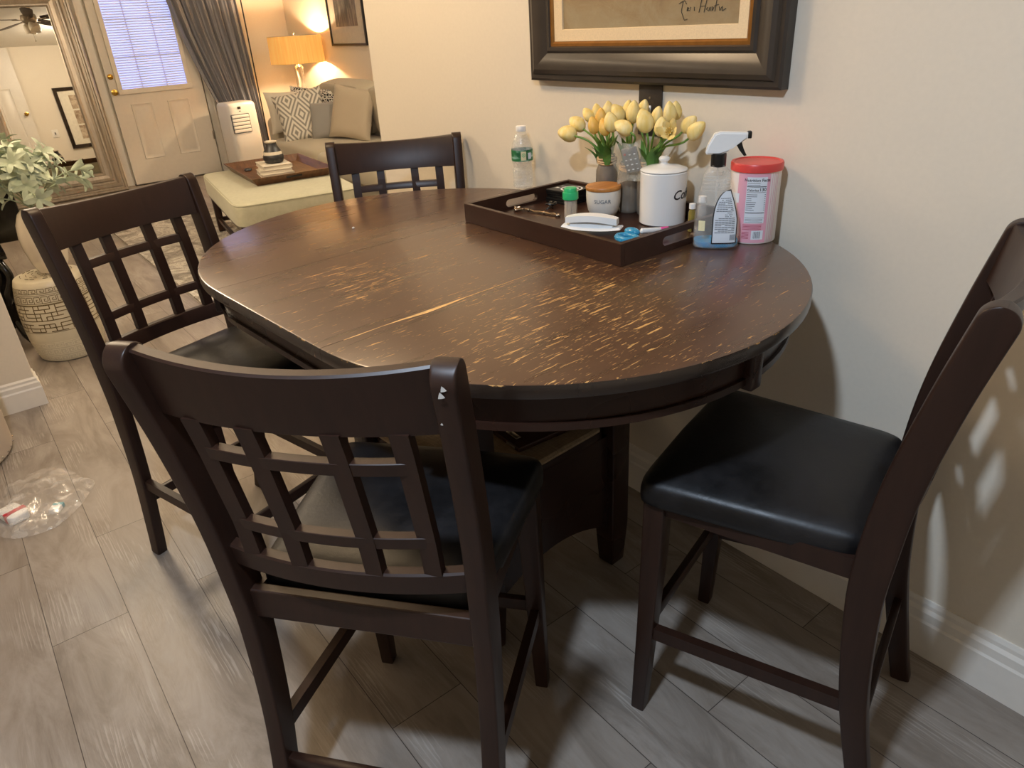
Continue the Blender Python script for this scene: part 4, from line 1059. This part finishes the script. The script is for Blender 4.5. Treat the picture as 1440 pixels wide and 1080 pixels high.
bm = B(); box(bm, -.026, -.006, -.0335, .0335, -.0002, .0332, .003); obj('red_band', bm, plain('red_band', 'c0333f', .4), pk)
bx = thing('small_carton', 'tiny teal and white carton inside the plastic bag', 'box', (1.352, 1.505, .001), radians(-35))
bm = B(); box(bm, -.020, .020, -.016, .016, 0, .014, .001); obj('carton', bm, M['white'], bx)
bm = B(); box(bm, .006, .0205, -.0165, .0165, .0, .0146, .001); obj('teal_end', bm, plain('teal_print', '2b8f9f', .4), bx)

# ------------------------------------------------------------------ entry door
def panel_relief(bm, y0, y1, z0, z1, x, d=.008, m=.022):
    """raised panel drawn with a recessed moulding; door face at x, facing -x"""
    for (a, b), dd in (((0, m*.5), 1),):
        pass
    O = [(y0, z0), (y1, z0), (y1, z1), (y0, z1)]
    def ins(q): return [(y0+q, z0+q), (y1-q, z0+q), (y1-q, z1-q), (y0+q, z1-q)]
    rg = [[(x+.0005, y, z) for y, z in ins(0)], [(x-.008, y, z) for y, z in ins(.006)], [(x-.002, y, z) for y, z in ins(m)], [(x-.002, y, z) for y, z in ins(m+.012)], [(x-.009, y, z) for y, z in ins(m+.03)]]
    loft(bm, rg, False, True)
def make_door(name, loc, rotz, lite=True, H_=2.03, W=.91, knobz=.913, knoby=-.04):
    t = bpy.data.objects.new(name, None); link(t); t.location = loc; t.rotation_euler = (0, 0, rotz); t['kind'] = 'structure'
    bm = B(); box(bm, 0, .035, -W, 0, .006, H_, .002); obj('door_leaf', bm, M['door'], t, smooth=False)
    bm = B(); panel_relief(bm, -.36, -.155, .245, .79, 0); panel_relief(bm, -.735, -.515, .245, .79, 0)
    if not lite:
        panel_relief(bm, -.36, -.155, .95, 1.85, 0); panel_relief(bm, -.735, -.515, .95, 1.85, 0)
    obj('raised_panel', bm, M['door'], t, ang=25)
    for z, nm, r_ in ((knobz, 'knob', .026),)+(((1.059, 'deadbolt', .022),) if lite else ()):
        bm = B(); lathe(bm, [(r_*1.15, 0), (r_*1.15, .006), (.012, .010), (.011, .025), (r_*.8, .032), (r_, .045), (r_*.85, .056), (.004, .060)] if nm == 'knob' else [(r_*1.2, 0), (r_*1.2, .010), (r_*.7, .016), (.003, .018)], 24)
        bmesh.ops.rotate(bm, verts=bm.verts, cent=(0, 0, 0), matrix=Matrix.Rotation(-pi/2, 3, 'Y')); obj(nm, bm, M['brass'], t, loc=(-.0005, knoby, z))
    return t
DX = 7.405
d1 = make_door('door_1', (DX, -.165, 0), 0)
# lite frame, pane, muntins, blind
y0, y1, z0, z1 = -.80, -.075, .885, 1.90
bm = B()
for a in ((y0, y1, z0, z0+.05), (y0, y1, z1-.05, z1), (y0, y0+.045, z0+.05, z1-.05), (y1-.045, y1, z0+.05, z1-.05)): box(bm, -.022, .0, a[0], a[1], a[2], a[3], .004)
obj('lite_frame', bm, M['door'], d1, smooth=False)
bm = B(); box(bm, -.003, -.001, y0+.04, y1-.04, z0+.04, z1-.04); obj('glass_pane', bm, M['daylight'], d1, smooth=False, label='bluish daylit glass behind the blind')
bm = B()
for k in (1, 2): box(bm, -.007, -.003, y0+(y1-y0)*k/3-.006, y0+(y1-y0)*k/3+.006, z0+.05, z1-.05)
for k in (1, 2): box(bm, -.0072, -.0032, y0+.045, y1-.045, z0+(z1-z0)*k/3-.006, z0+(z1-z0)*k/3+.006)
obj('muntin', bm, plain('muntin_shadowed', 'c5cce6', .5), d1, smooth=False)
bm = B()
nsl = 40
for k in range(nsl):
    z = z0+.062+(z1-z0-.13)*k/(nsl-1)
    loft(bm, [[(-.010, y, z+.0045), (-.0185, y, z-.0045), (-.0180, y, z-.0055), (-.0095, y, z+.0035)] for y in (y0+.05, y1-.05)])
obj('blind_slats', bm, M['blind'], d1, smooth=False)
bm = B()
for yy in (y0+.17, y1-.17): tube(bm, [(-.0195, yy, z0+.05), (-.0195, yy, z1-.05)], .0012, 5)
obj('blind_cord', bm, M['white'], d1)
bm = B()
for z in (.35, 1.72): box(bm, -.004, .004, -.915, -.895, z, z+.09, .001)
obj('hinge', bm, M['steel'], d1)
# casing
bm = B(); loft(bm, [[(7.449, -.15, z), (7.449, -.07, z), (7.425, -.07, z), (7.425, -.078, z), (7.43, -.09, z), (7.43, -.14, z), (7.42, -.15, z)] for z in (0, 2.06)]); struct('trim_1', bm, M['trim'])
bm = B(); loft(bm, [[(7.449, -1.09, z), (7.42, -1.09, z), (7.43, -1.10, z), (7.43, -1.15, z), (7.425, -1.162, z), (7.425, -1.17, z), (7.449, -1.17, z)] for z in (0, 2.06)]); struct('trim_2', bm, M['trim'])
bm = B(); box(bm, 7.42, 7.449, -1.17, -.07, 2.06, 2.14, .004); struct('trim_3', bm, M['trim'])
bm = B(); box(bm, 7.36, 7.449, -1.09, -.15, .0, .006); struct('trim_4', bm, M['bronze'])

# reflected door on the partition wall (only seen in the mirror)
d2 = make_door('door_2', (1.60, -1.02, 0), pi, lite=False, H_=2.43, W=.80, knobz=1.46, knoby=-.06)

# ------------------------------------------------------------------ floor mirror
mr = thing('floor_mirror', 'tall leaning floor mirror in a wide champagne silver frame beside the entry door', 'mirror', (7.2, 0, 0), 0)
lean, yaw = radians(5.2), radians(5)
mr.rotation_euler = (0, 0, 0)
mr.matrix_world = Matrix.Translation((7.205, -.045, .004)) @ Matrix.Rotation(yaw, 4, 'Z') @ Matrix.Rotation(lean, 4, 'Y')
# local: x = thickness (face toward -x), y = width leftward (+), z up
MW, MH, MF = 1.06, 1.90, .205
path = [(MF, MF), (MW-MF, MF), (MW-MF, MH-MF), (MF, MH-MF)]
bm = B(); sweep(bm, path, [(MF, .04), (MF, .0), (MF-.012, -.010), (MF-.028, -.010), (MF-.034, .0), (MF-.048, .0), (MF-.056, -.012), (.125, -.016), (.112, -.004), (.095, -.004), (.085, -.018), (.06, -.022), (.03, -.012), (.022, -.016), (.010, -.016), (.0, -.004), (0, .02), (.1, .04)])
for v in bm.verts: v.co = Vector((v.co.y, v.co.x, v.co.z))
obj('frame', bm, M['champagne'], mr, ang=20)
bm = B(); box(bm, .004, .010, MF-.005, MW-MF+.005, MF-.005, MH-MF+.005); obj('mirror_glass', bm, M['mirror'], mr, smooth=False)

# ------------------------------------------------------------------ curtain
bm = B(); nz, ny = 30, 110; rows = []
def cedge(z):  # left (door side) and right edge in y by height
    K = [(0.02, -1.42, -1.64), (.3, -1.34, -1.64), (.54, -1.22, -1.63), (.8, -1.13, -1.62), (1.1, -1.035, -1.61), (1.4, -.95, -1.60), (1.75, -.885, -1.59), (2.3, -.82, -1.58)]
    for a, b in zip(K, K[1:]):
        if z <= b[0]: t = (z-a[0])/(b[0]-a[0]); return a[1]+(b[1]-a[1])*t, a[2]+(b[2]-a[2])*t
    return K[-1][1:]
for i in range(nz+1):
    z = .02+2.28*i/nz; a, b = cedge(z); row = []
    for k in range(ny+1):
        u = k/ny; dep = .030*(.5+.5*(b-a)/-.75); x = 7.345-dep*sin(u*2*pi*9+.6*sin(3*z))-.012*sin(u*2*pi*23+z)
        row.append(bm.verts.new((x, a+(b-a)*u+.006*sin(u*40+z*2), z)))
    rows.append(row)
for a, b in zip(rows, rows[1:]):
    for k in range(ny): bm.faces.new((a[k], a[k+1], b[k+1], b[k]))
crt = thing('curtain', 'long grey drape gathered to one side of the entry door, behind the air conditioner', 'curtain', (7.3, -1.3, 0))
for v in bm.verts: v.co -= Vector((7.3, -1.3, 0))
obj('drape', bm, M['curtain'], crt, ang=80)
rod = thing('curtain_rod', 'dark metal curtain rod above the entry door, holding the grey drape', 'curtain rod', (7.36, -1.3, 2.33))
bm = B(); tube(bm, [(-.05, -.45, 0), (-.05, .55, 0)], .011, 12); obj('rod', bm, M['bronze'], rod)
for yy in (-.4, .5):
    bm = B(); tube(bm, [(.088, yy, 0), (-.05, yy, 0)], .008, 8); obj('bracket', bm, M['bronze'], rod)
pole = B(); box(pole, -.006, .006, -.006, .006, 0, 2.2, .001); o = obj('curtain_edge_weight', pole, M['black'], crt, loc=(.035, -.345, .02), label='thin dark edge of the drape')

# ------------------------------------------------------------------ portable air conditioner
ac = thing('portable_air_conditioner', 'white portable air conditioner with slatted front grille beside the door', 'air conditioner', (7.11, -1.28, 0), radians(8))
bm = B(); rings = []
for z, s in ((.02, .96), (.035, 1), (.55, 1), (.68, .99)):
    rings.append([(x*s, y*s, z) for x, y in superell(.155, .165, 48, 6)])
for k in range(1, 7): a = k/6*pi/2*.95; rings.append([(x*(.99-.16*(1-cos(a))), y*(.99-.16*(1-cos(a))), .68+.045*sin(a)) for x, y in superell(.155, .165, 48, 6)])
loft(bm, rings); obj('housing', bm, M['white'], ac, ang=50)
bm = B(); box(bm, -.158, -.150, -.050, .155, .425, .615, .01, 3); obj('grille_opening', bm, M['ink_grey'], ac)
for k in range(5):
    bm = B(); box(bm, -.170, -.154, -.043, .148, .433+k*.0362, .4625+k*.0362, .004); obj('grille_slat', bm, M['white'], ac)
bm = B(); box(bm, -.1585, -.151, .028, .062, .665, .688, .001); obj('display', bm, M['screen'], ac)
bm = B(); box(bm, -.160, -.150, .034, .048, .640, .647, .001); obj('logo_mark', bm, M['ink_grey'], ac)
for sx in (-.1, .1):
    for sy in (-.12, .12): bm = B(); lathe(bm, [(.014, 0), (.014, .02)], 12); obj('caster', bm, M['black'], ac, loc=(sx, sy, 0))

# ------------------------------------------------------------------ sofa
sf = thing('sofa', 'beige upholstered sofa along the side wall with loose back cushion', 'sofa', (4.9, -1.6, 0))
bm = B(); box(bm, -1.35, 1.05, -.50, .46, .08, .30, .03, 3); obj('base', bm, M['sofa'], sf)
bm = B(); box(bm, -1.35, 1.05, -.50, -.26, .29, .70, .06, 4); obj('back_rest', bm, M['sofa'], sf)
bm = B(); box(bm, 1.00, 1.20, -.50, .40, .08, .64, .06, 4); obj('arm', bm, M['sofa'], sf)
bm = B(); cushion(bm, 1.12, .80, .17, 9, .295, .015); obj('seat_cushion', bm, M['sofa'], sf, loc=(.445, .10, 0))
bm = B(); cushion(bm, 1.12, .86, .17, 9, .295, .015); obj('seat_cushion', bm, M['sofa'], sf, loc=(-.69, .13, 0))
for xx in (.60, -.42):
    bm = B(); cushion(bm, .99, .46, .22, 5, 0, .03); obj('back_cushion', bm, M['sofa'], sf, loc=(xx+.02, -.15, .68), rot=(radians(78), 0, 0))
for xx in (-1.25, 1.1):
    for yy in (-.42, .32): bm = B(); lathe(bm, [(.02, 0), (.028, .09)], 12); obj('foot', bm, M['black'], sf, loc=(xx, yy, 0))
def throw(name, label, mat, loc, w, h, t, rot):
    p = thing(name, label, 'pillow', loc, rot=rot); bm = B(); pillow(bm, w, h, t); obj('cover', bm, mat, p)
    return p
throw('throw_pillow', 'cream pillow with grey concentric diamond pattern, frontmost at the far sofa arm', M['p_diamond'], (5.56, -1.36, .665), .46, .46, .13, (radians(22), radians(9), radians(66)))
throw('throw_pillow', 'black and cream speckled pillow behind the diamond-patterned one', M['p_speck'], (5.74, -1.58, .69), .50, .40, .12, (radians(16), radians(-6), radians(52)))
throw('throw_pillow', 'pale cream pillow at the far end against the sofa arm, leftmost', M['p_white'], (5.84, -1.36, .69), .42, .38, .10, (radians(14), 0, radians(80)))
throw('throw_pillow', 'plain grey pillow between the diamond-patterned and the beige one', M['p_grey'], (5.30, -1.50, .63), .40, .34, .12, (radians(18), radians(6), radians(35)))
throw('throw_pillow', 'large plain beige pillow leaning on the back cushion', M['p_beige'], (5.03, -1.60, .69), .42, .46, .13, (radians(16), radians(-8), radians(32)))

# end table + lamp
et = thing('end_table', 'small round dark end table behind the sofa arm, under the lamp', 'table', (6.62, -1.84, 0))
bm = B(); lathe(bm, [(.17, .70), (.19, .702), (.19, .718), (.17, .72)], 36); obj('top', bm, M['wood'], et)
bm = B(); lathe(bm, [(.14, 0), (.14, .012), (.03, .03), (.022, .10), (.022, .70)], 24); obj('pedestal', bm, M['wood'], et)
lp = thing('table_lamp', 'glass column lamp with wide glowing amber drum shade in the corner', 'lamp', (6.62, -1.86, .7205))
bm = B(); lathe(bm, [(.075, 0), (.08, .006), (.07, .018), (.02, .026)], 32); obj('base', bm, M['chrome'], lp)
bm = B(); lathe(bm, [(.035, .026), (.045, .05), (.036, .12), (.030, .20), (.034, .27), (.042, .31), (.02, .33)], 10); obj('crystal_column', bm, M['crystal'], lp)
bm = B(); tube(bm, [(0, 0, .32), (0, 0, .60)], .006, 8); obj('rod', bm, M['brass'], lp)
bm = B(); n = 48; rr = ((.272, .345), (.275, .345), (.268, .60), (.265, .60))
loft(bm, [[(r_*cos(2*pi*i/n), r_*sin(2*pi*i/n), z) for i in range(n)] for r_, z in rr], False, False); obj('lamp_shade', bm, M['shade'], lp)
bm = B(); tube(bm, [(.266*cos(a), .266*sin(a), .60) for a in [2*pi*i/48 for i in range(49)]], .003, 6); tube(bm, [(.272*cos(a), .272*sin(a), .345) for a in [2*pi*i/48 for i in range(49)]], .003, 6)
for k in range(3): a = k*2*pi/3; tube(bm, [(0, 0, .585), (.266*cos(a), .266*sin(a), .598)], .002, 6)
obj('shade_ring', bm, M['steel'], lp)
bm = B(); bmesh.ops.create_uvsphere(bm, u_segments=16, v_segments=10, radius=.03, matrix=Matrix.Translation((0, 0, .47))); obj('bulb', bm, M['bulb'], lp)
bm = B(); bmesh.ops.create_icosphere(bm, subdivisions=2, radius=.009, matrix=Matrix.Translation((0, 0, .622))); tube(bm, [(0, 0, .59), (0, 0, .62)], .003, 6); obj('finial', bm, M['steel'], lp)

# picture over the sofa
wp = thing('framed_print', 'tall black framed black-and-white print on the wall above the sofa', 'picture', (6.33, -2.15, 1.205))
bm = B(); path = [(-.73, .02), (-.02, .02), (-.02, .98), (-.73, .98)]
sweep(bm, path, [(.02, .001), (.02, .024), (.0, .024), (0, .001)]); obj('frame', bm, M['black'], wp, smooth=False)
bm = B(); box(bm, -.73, -.02, .002, .012, .02, .98); obj('mat_board', bm, plain('mat_board', 'b9b4a8', .5), wp, smooth=False)
gP = N('street_print'); n1 = gP.noise(gP.coord((14, 14, 3)), 1, 6, .7, 1); gP.set(Base_Color=gP.ramp(n1, [(.35, '1d1b19'), (.5, '4a4642'), (.65, '8a847a')]), Roughness=.3)
bm = B(); box(bm, -.60, -.15, .012, .015, .17, .86); obj('print', bm, gP.m, wp, smooth=False)
bm = B(); box(bm, -.725, -.025, .016, .018, .025, .975); obj('glazing', bm, film('picture_glazing', 'ffffff', .04, .03, 2, 1), wp, smooth=False)

# ------------------------------------------------------------------ ottoman, tray, books
OA = atan2(-.161, .987)
ot = thing('ottoman', 'large pale green velvet ottoman on a dark wood frame, in front of the sofa', 'ottoman', (3.935, -.39, 0), OA)
bm = B(); rings = []
o = superell(.69, .40, 72, 16)
for s, z in ((.985, .312), (1, .318), (1.0, .37), (.999, .425), (.992, .440), (.97, .450), (.9, .453), (.5, .455), (.1, .455)): rings.append([(x*s, y*s, z) for x, y in o])
loft(bm, rings); obj('cushion_top', bm, M['ottoman'], ot)
bm = B(); tube(bm, [(x*1.0, y*1.0, .441) for x, y in superell(.686, .396, 72, 16)]+[(.686, 0, .441)], .004, 6); obj('piping', bm, M['ottoman'], ot)
bm = B(); box(bm, -.67, .67, -.38, .38, .272, .312, .003); obj('frame', bm, M['wood'], ot, smooth=False)
for sx in (-1, 1):
    for sy in (-1, 1): bm = B(); box(bm, sx*.64-.025, sx*.64+.025, sy*.35-.025, sy*.35+.025, .0165, .272, .003); obj('leg', bm, M['wood'], ot)
for s in (-1, 1):
    bm = B(); box(bm, -.615, .615, s*.35-.012, s*.35+.012, .09, .12, .002); obj('stretcher', bm, M['wood'], ot)
    bm = B(); box(bm, s*.64-.012, s*.64+.012, -.325, .325, .09, .12, .002); obj('stretcher', bm, M['wood'], ot)
# serving tray with flared sides
wt = thing('wooden_tray', 'walnut tray with flared sides and slot handles on the pale ottoman', 'tray', (4.13, -.50, .4565), radians(-6))
a, b, a2, b2, h = .37, .25, .42, .29, .055
bm = B(); box(bm, -a, a, -b, b, 0, .01); obj('base', bm, M['walnut'], wt, smooth=False)
def flare(P, Q, Pi, Qi, hh=h, z0=.0, t=.012):
    bm = B(); c = [Vector((*P, z0)), Vector((*Q, z0)), Vector((*Qi, hh)), Vector((*Pi, hh))]
    inn = [Vector((*(Vector(p)*.965), z0+.002)) for p in (P, Q)]+[Vector((*(Vector(Qi)*.968), hh)), Vector((*(Vector(Pi)*.968), hh))]
    A = [bm.verts.new(v) for v in c]; I = [bm.verts.new(v) for v in inn]
    bm.faces.new(A); bm.faces.new(I[::-1])
    for i in range(4): j = (i+1) % 4; bm.faces.new((A[i], I[i], I[j], A[j]))
    return bm
cr = [(-a, -b), (a, -b), (a, b), (-a, b)]; cr2 = [(-a2, -b2), (a2, -b2), (a2, b2), (-a2, b2)]
for k in range(4):
    j = (k+1) % 4; p_ = obj('side_panel', flare(cr[k], cr[j], cr2[k], cr2[j]), M['walnut'], wt, smooth=False)
    if k in (1, 3):
        s = 1 if k == 1 else -1; bm = B()
        for q in (1, -1):
            pass
        x_ = s*(a+(a2-a)*.62); bm = B(); box(bm, -.007, .007, -.055, .055, -.008, .008, .005); obj('handle_slot', bm, M['ink'], wt, loc=(x_*.999, 0, .035), rot=(0, s*radians(40), 0))
BKX, BKY = 4.03, -.44
z = .4672
for k, (w_, d_, h_, rz) in enumerate(((.30, .22, .030, 2), (.29, .215, .026, -3), (.27, .20, .026, 5))):
    bk = thing('book', ['bottom book of the cream stack on the walnut tray', 'middle book of the cream stack on the walnut tray', 'top book of the cream stack, under the black vase'][k], 'book', (BKX, BKY, z), radians(-14+rz), 'cream books stacked on the walnut tray')
    bm = B(); box(bm, -w_/2, w_/2, -d_/2, d_/2, 0, .003, .001); box(bm, -w_/2, w_/2, -d_/2, d_/2, h_-.003, h_, .001); box(bm, -w_/2, w_/2, -d_/2, -d_/2+.003, 0, h_, .001); obj('cover', bm, M['book'], bk, smooth=False)
    bm = B(); box(bm, -w_/2+.004, w_/2-.004, -d_/2+.003, d_/2-.004, .003, h_-.003); obj('pages', bm, M['pages'], bk, smooth=False)
    z += h_+.0003
bv = thing('striped_vase', 'black ceramic vase with cream band and rim on the stack of books', 'vase', (4.02, -.445, z))
bm = B(); lathe(bm, [(.045, 0), (.062, .006), (.072, .03), (.070, .05), (.066, .058)], 36); obj('lower_body', bm, M['vase_black'], bv)
bm = B(); lathe(bm, [(.0662, .058), (.061, .078)], 36, cap0=False, cap1=False); obj('cream_band', bm, M['vase_white'], bv)
bm = B(); lathe(bm, [(.061, .078), (.048, .10), (.038, .118), (.036, .135)], 36, cap0=False); obj('neck', bm, M['vase_black'], bv)
bm = B(); lathe(bm, [(.037, .135), (.044, .141), (.044, .147), (.036, .148), (.03, .14)], 36); obj('rim', bm, M['vase_white'], bv)
bm = B(); bmesh.ops.create_uvsphere(bm, u_segments=20, v_segments=12, radius=.034); o = obj('glass_ball', bm, M['smokeball'], None, loc=(4.24, -.56, .5008)); tag(o, 'mirrored glass ball on the walnut tray behind the black vase', 'ornament')
bm = B(); lathe(bm, [(.02, 0), (.03, .006), (.026, .016), (.01, .02)], 20); o = obj('dark_dish', bm, M['vase_black'], None, loc=(4.36, -.36, .4668)); tag(o, 'small dark dish at the far left of the walnut tray', 'dish')

# rug
bm = B(); random.seed(1); bx_ = 60; by_ = 44
V = [[bm.verts.new((3.05+2.5*i/bx_, -1.05+1.55*k/by_, .012+.004*mn.noise(Vector((i*.7, k*.7, 0))))) for k in range(by_+1)] for i in range(bx_+1)]
for i in range(bx_):
    for k in range(by_): bm.faces.new((V[i][k], V[i+1][k], V[i+1][k+1], V[i][k+1]))
ext = bmesh.ops.extrude_edge_only(bm, edges=[e for e in bm.edges if e.is_boundary])
for v in [g_ for g_ in ext['geom'] if isinstance(g_, bmesh.types.BMVert)]: v.co.z = .0015
o = obj('area_rug', bm, M['rug'], None); tag(o, 'grey and ivory textured area rug under the ottoman', 'rug')

# ------------------------------------------------------------------ things seen in the mirror
mp = thing('framed_triptych', 'dark framed picture of three small square prints, reflected in the mirror', 'picture', (1.56, -1.46, .86))
bm = B(); path = [(-.55, .06), (-.05, .06), (-.05, .89), (-.55, .89)]
sweep(bm, path, [(.055, .002), (.055, .03), (.0, .022), (0, .002)])
for v in bm.verts: v.co = Vector((v.co.y, v.co.x, v.co.z))
obj('frame', bm, M['bronze'], mp, smooth=False)
bm = B(); box(bm, .002, .012, -.55, -.05, .06, .89); obj('mat_board', bm, plain('cream_mat', 'ddd6c4', .6), mp, smooth=False)
for k in range(3):
    bm = B(); box(bm, .012, .014, -.40, -.20, .14+k*.235, .35+k*.235); g = N('sepia_print'); f = g.noise(g.coord((14, 14, 14), (k, 0, 0)), 1, 5, .6, 1); g.set(Base_Color=g.ramp(f, [(.35, '8c745c'), (.65, 'c9b8a0')]), Roughness=.7); obj('print', bm, g.m, mp, smooth=False)
sw2 = thing('thermostat_switch', 'beige wall switch plate with a dark rocker, reflected in the mirror', 'switch', (1.56, -1.275, 1.13))
bm = B(); box(bm, .001, .007, -.05, .05, -.06, .06, .003); obj('plate', bm, M['trim'], sw2)
bm = B(); box(bm, .007, .012, -.008, .008, -.018, .018, .001); obj('rocker', bm, M['ink'], sw2)
ct = thing('low_console_table', 'low glass-topped console by the partition wall, reflected in the mirror', 'table', (1.78, -1.62, 0))
bm = B(); box(bm, -.18, .18, -.40, .36, .385, .40, .003); obj('top', bm, M['black_gloss'], ct)
for sx in (-.16, .16):
    for sy in (-.37, .33): bm = B(); box(bm, sx-.012, sx+.012, sy-.012, sy+.012, 0, .385, .002); obj('leg', bm, M['bronze'], ct)
# bronze striding figurine
fg = thing('bronze_figurine', 'dark bronze striding figure sculpture, reflected in the mirror', 'sculpture', (1.80, -1.47, .401))
bm = B(); box(bm, -.06, .06, -.10, .10, 0, .018, .003); obj('plinth', bm, M['bronze'], fg)
me = bpy.data.meshes.new('figure')
jv = [(0, 0, .15), (0, .0, .19), (0, .01, .235), (0, .012, .262), (0, .016, .285), (0, -.035, .09), (0, -.075, .022), (0, .03, .095), (0, .055, .022), (0, .05, .20), (0, .085, .185), (0, -.035, .205), (0, -.03, .245), (.0, -.09, .020), (0, .078, .020)]
je = [(0, 1), (1, 2), (2, 3), (3, 4), (0, 5), (5, 6), (0, 7), (7, 8), (2, 9), (9, 10), (2, 11), (11, 12), (6, 13), (8, 14)]
me.from_pydata(jv, je, []); fo = bpy.data.objects.new('body', me); link(fo, fg); me.materials.append(M['bronze'])
sk = fo.modifiers.new('s', 'SKIN'); rad_ = [.017, .018, .020, .009, .015, .011, .007, .011, .007, .007, .005, .007, .005, .006, .006]
for v, q in zip(me.skin_vertices[0].data, rad_): v.radius = (q, q)
me.skin_vertices[0].data[0].use_root = True; fo.modifiers.new('d', 'SUBSURF').levels = 1
for p in me.polygons: p.use_smooth = True
orn = thing('white_figurine', 'small white seated ornament on the low console, reflected in the mirror', 'ornament', (1.78, -1.84, .401))
bm = B(); lathe(bm, [(.03, 0), (.035, .01), (.028, .04), (.018, .06), (.022, .075), (.02, .09), (.005, .10)], 20); obj('ornament_body', bm, M['ceramic_w'], orn)

# ceiling fan
fan = thing('ceiling_fan', 'ceiling fan with dark blades and frosted glass shades, reflected in the mirror', 'fan', (4.0, -.72, CZ))
bm = B(); lathe(bm, [(.07, -.001), (.06, -.04), (.016, -.05), (.016, -.08), (.09, -.09), (.10, -.13), (.085, -.17), (.05, -.19)], 32); obj('motor', bm, M['steel'], fan)
for k in range(5):
    a = k*2*pi/5+.3; bm = B(); rings = []
    for u, w_ in ((.14, .035), (.2, .05), (.4, .065), (.56, .068), (.62, .05), (.635, .02)):
        rings.append([(u, -w_, -.002-.012), (u, w_, -.002+.012), (u, w_, .004+.012), (u, -w_, .004-.012)])
    loft(bm, rings); obj('blade', bm, M['wood'], fan, loc=(0, 0, -.14), rot=(0, 0, a))
    bm = B(); box(bm, .07, .20, -.015, .015, -.004, .002, .001); obj('blade_arm', bm, M['steel'], fan, loc=(0, 0, -.145), rot=(0, 0, a))
for k in range(4):
    a = k*pi/2+.4; bm = B(); lathe(bm, [(.02, 0), (.035, -.02), (.055, -.07), (.058, -.10), (.05, -.10)], 20); obj('light_shade', bm, M['frost'], fan, loc=(.07*cos(a), .07*sin(a), -.19), rot=(.5*sin(a)*-1, .5*cos(a)*-1, 0))
bm = B(); tube(bm, [(.02, .02, -.19), (.02, .02, -.40)], .0015, 5); bmesh.ops.create_icosphere(bm, subdivisions=1, radius=.008, matrix=Matrix.Translation((.02, .02, -.40))); obj('pull_chain', bm, M['steel'], fan)

# ------------------------------------------------------------------ nest small pieces under the part they sit on
NEST = {'door_1': [('lite_frame', 'glass_pane'), ('lite_frame', 'muntin'), ('lite_frame', 'blind_slats'), ('lite_frame', 'blind_cord')],
        'remote_keypad': [('keypad_body', 'buttons'), ('keypad_body', 'power_button')],
        'spray_bottle': [('label_border', 'label'), ('label_border', 'label_print'), ('spray_head', 'nozzle'), ('spray_head', 'trigger')],
        'drink_mix_can': [('nutrition_panel', n) for n in ('rule_line', 'nutrition_heading', 'calories_word', 'calories_number', 'fine_print')]+[('barcode_panel', 'barcode')],
        'water_bottle': [('label_band', 'crest_panel'), ('label_band', 'crest_ring'), ('label_band', 'info_panel')],
        'light_switch': [('plate', 'toggle'), ('plate', 'screw')],
        'framed_painting': [('canvas', 'signature')], 'framed_print': [('mat_board', 'print')], 'framed_triptych': [('mat_board', 'print')],
        'portable_air_conditioner': [('housing', 'grille_opening'), ('housing', 'display'), ('housing', 'logo_mark')],
        'dining_table': [('apron', 'apron_molding'), ('apron', 'apron_block')], 'table_lamp': [('lamp_shade', 'shade_ring')],
        'wooden_box_lid': [('board', 'label_plate'), ('board', 'label_holder')], 'small_carton': [('carton', 'teal_end')], 'paper_packet': [('packet', 'red_band')],
        'garden_stool': [('stool_body', 'fretwork'), ('stool_body', 'relief_band'), ('stool_body', 'top_pattern')]}
base_name = lambda n: n.split('.')[0]
for root in [o for o in COL.objects if o.parent is None and o.name in NEST]:
    kids = list(root.children)
    for pn, cn_ in NEST[root.name]:
        par = [k for k in kids if base_name(k.name) == pn][0]
        for k in kids:
            if base_name(k.name) == cn_: k.parent = par

# ------------------------------------------------------------------ lights
def kelv(c): return srgb(c)[:3]
def light(name, ty, loc, e, col, size=.1, rot=None, shape=None, sy=None, spread=None):
    l = bpy.data.lights.new(name, ty); l.energy = e; l.color = col
    if ty == 'AREA':
        l.size = size
        if shape: l.shape = shape
        if sy: l.size_y = sy
        if spread: l.spread = spread
    elif ty == 'POINT': l.shadow_soft_size = size
    o = bpy.data.objects.new(name, l); link(o); o.location = loc
    if rot: o.rotation_euler = rot
    return o
warm = (1.0, .74, .46); warm2 = (1.0, .80, .56); cool = (.68, .82, 1.0)
light('hall_ceiling_light', 'POINT', (3.3, 1.25, 2.2), 66, warm2, .22)
light('dining_ceiling_light', 'POINT', (1.0, .95, 2.30), 30, warm, .16)
light('kitchen_cool_light', 'AREA', (-.85, 1.65, 2.30), 31, cool, .10, (radians(0), 0, 0))
light('living_fill_light', 'POINT', (3.1, -1.55, 2.28), 36, (1.0, .88, .72), .12)  # unseen fill added to brighten the living room; no known fixture here
w = bpy.data.worlds.new('world'); S.world = w; w.use_nodes = True
w.node_tree.nodes['Background'].inputs[0].default_value = (.9, .85, .8, 1); w.node_tree.nodes['Background'].inputs[1].default_value = .02
S.view_settings.view_transform = 'Standard'
S.view_settings.exposure = 0.40
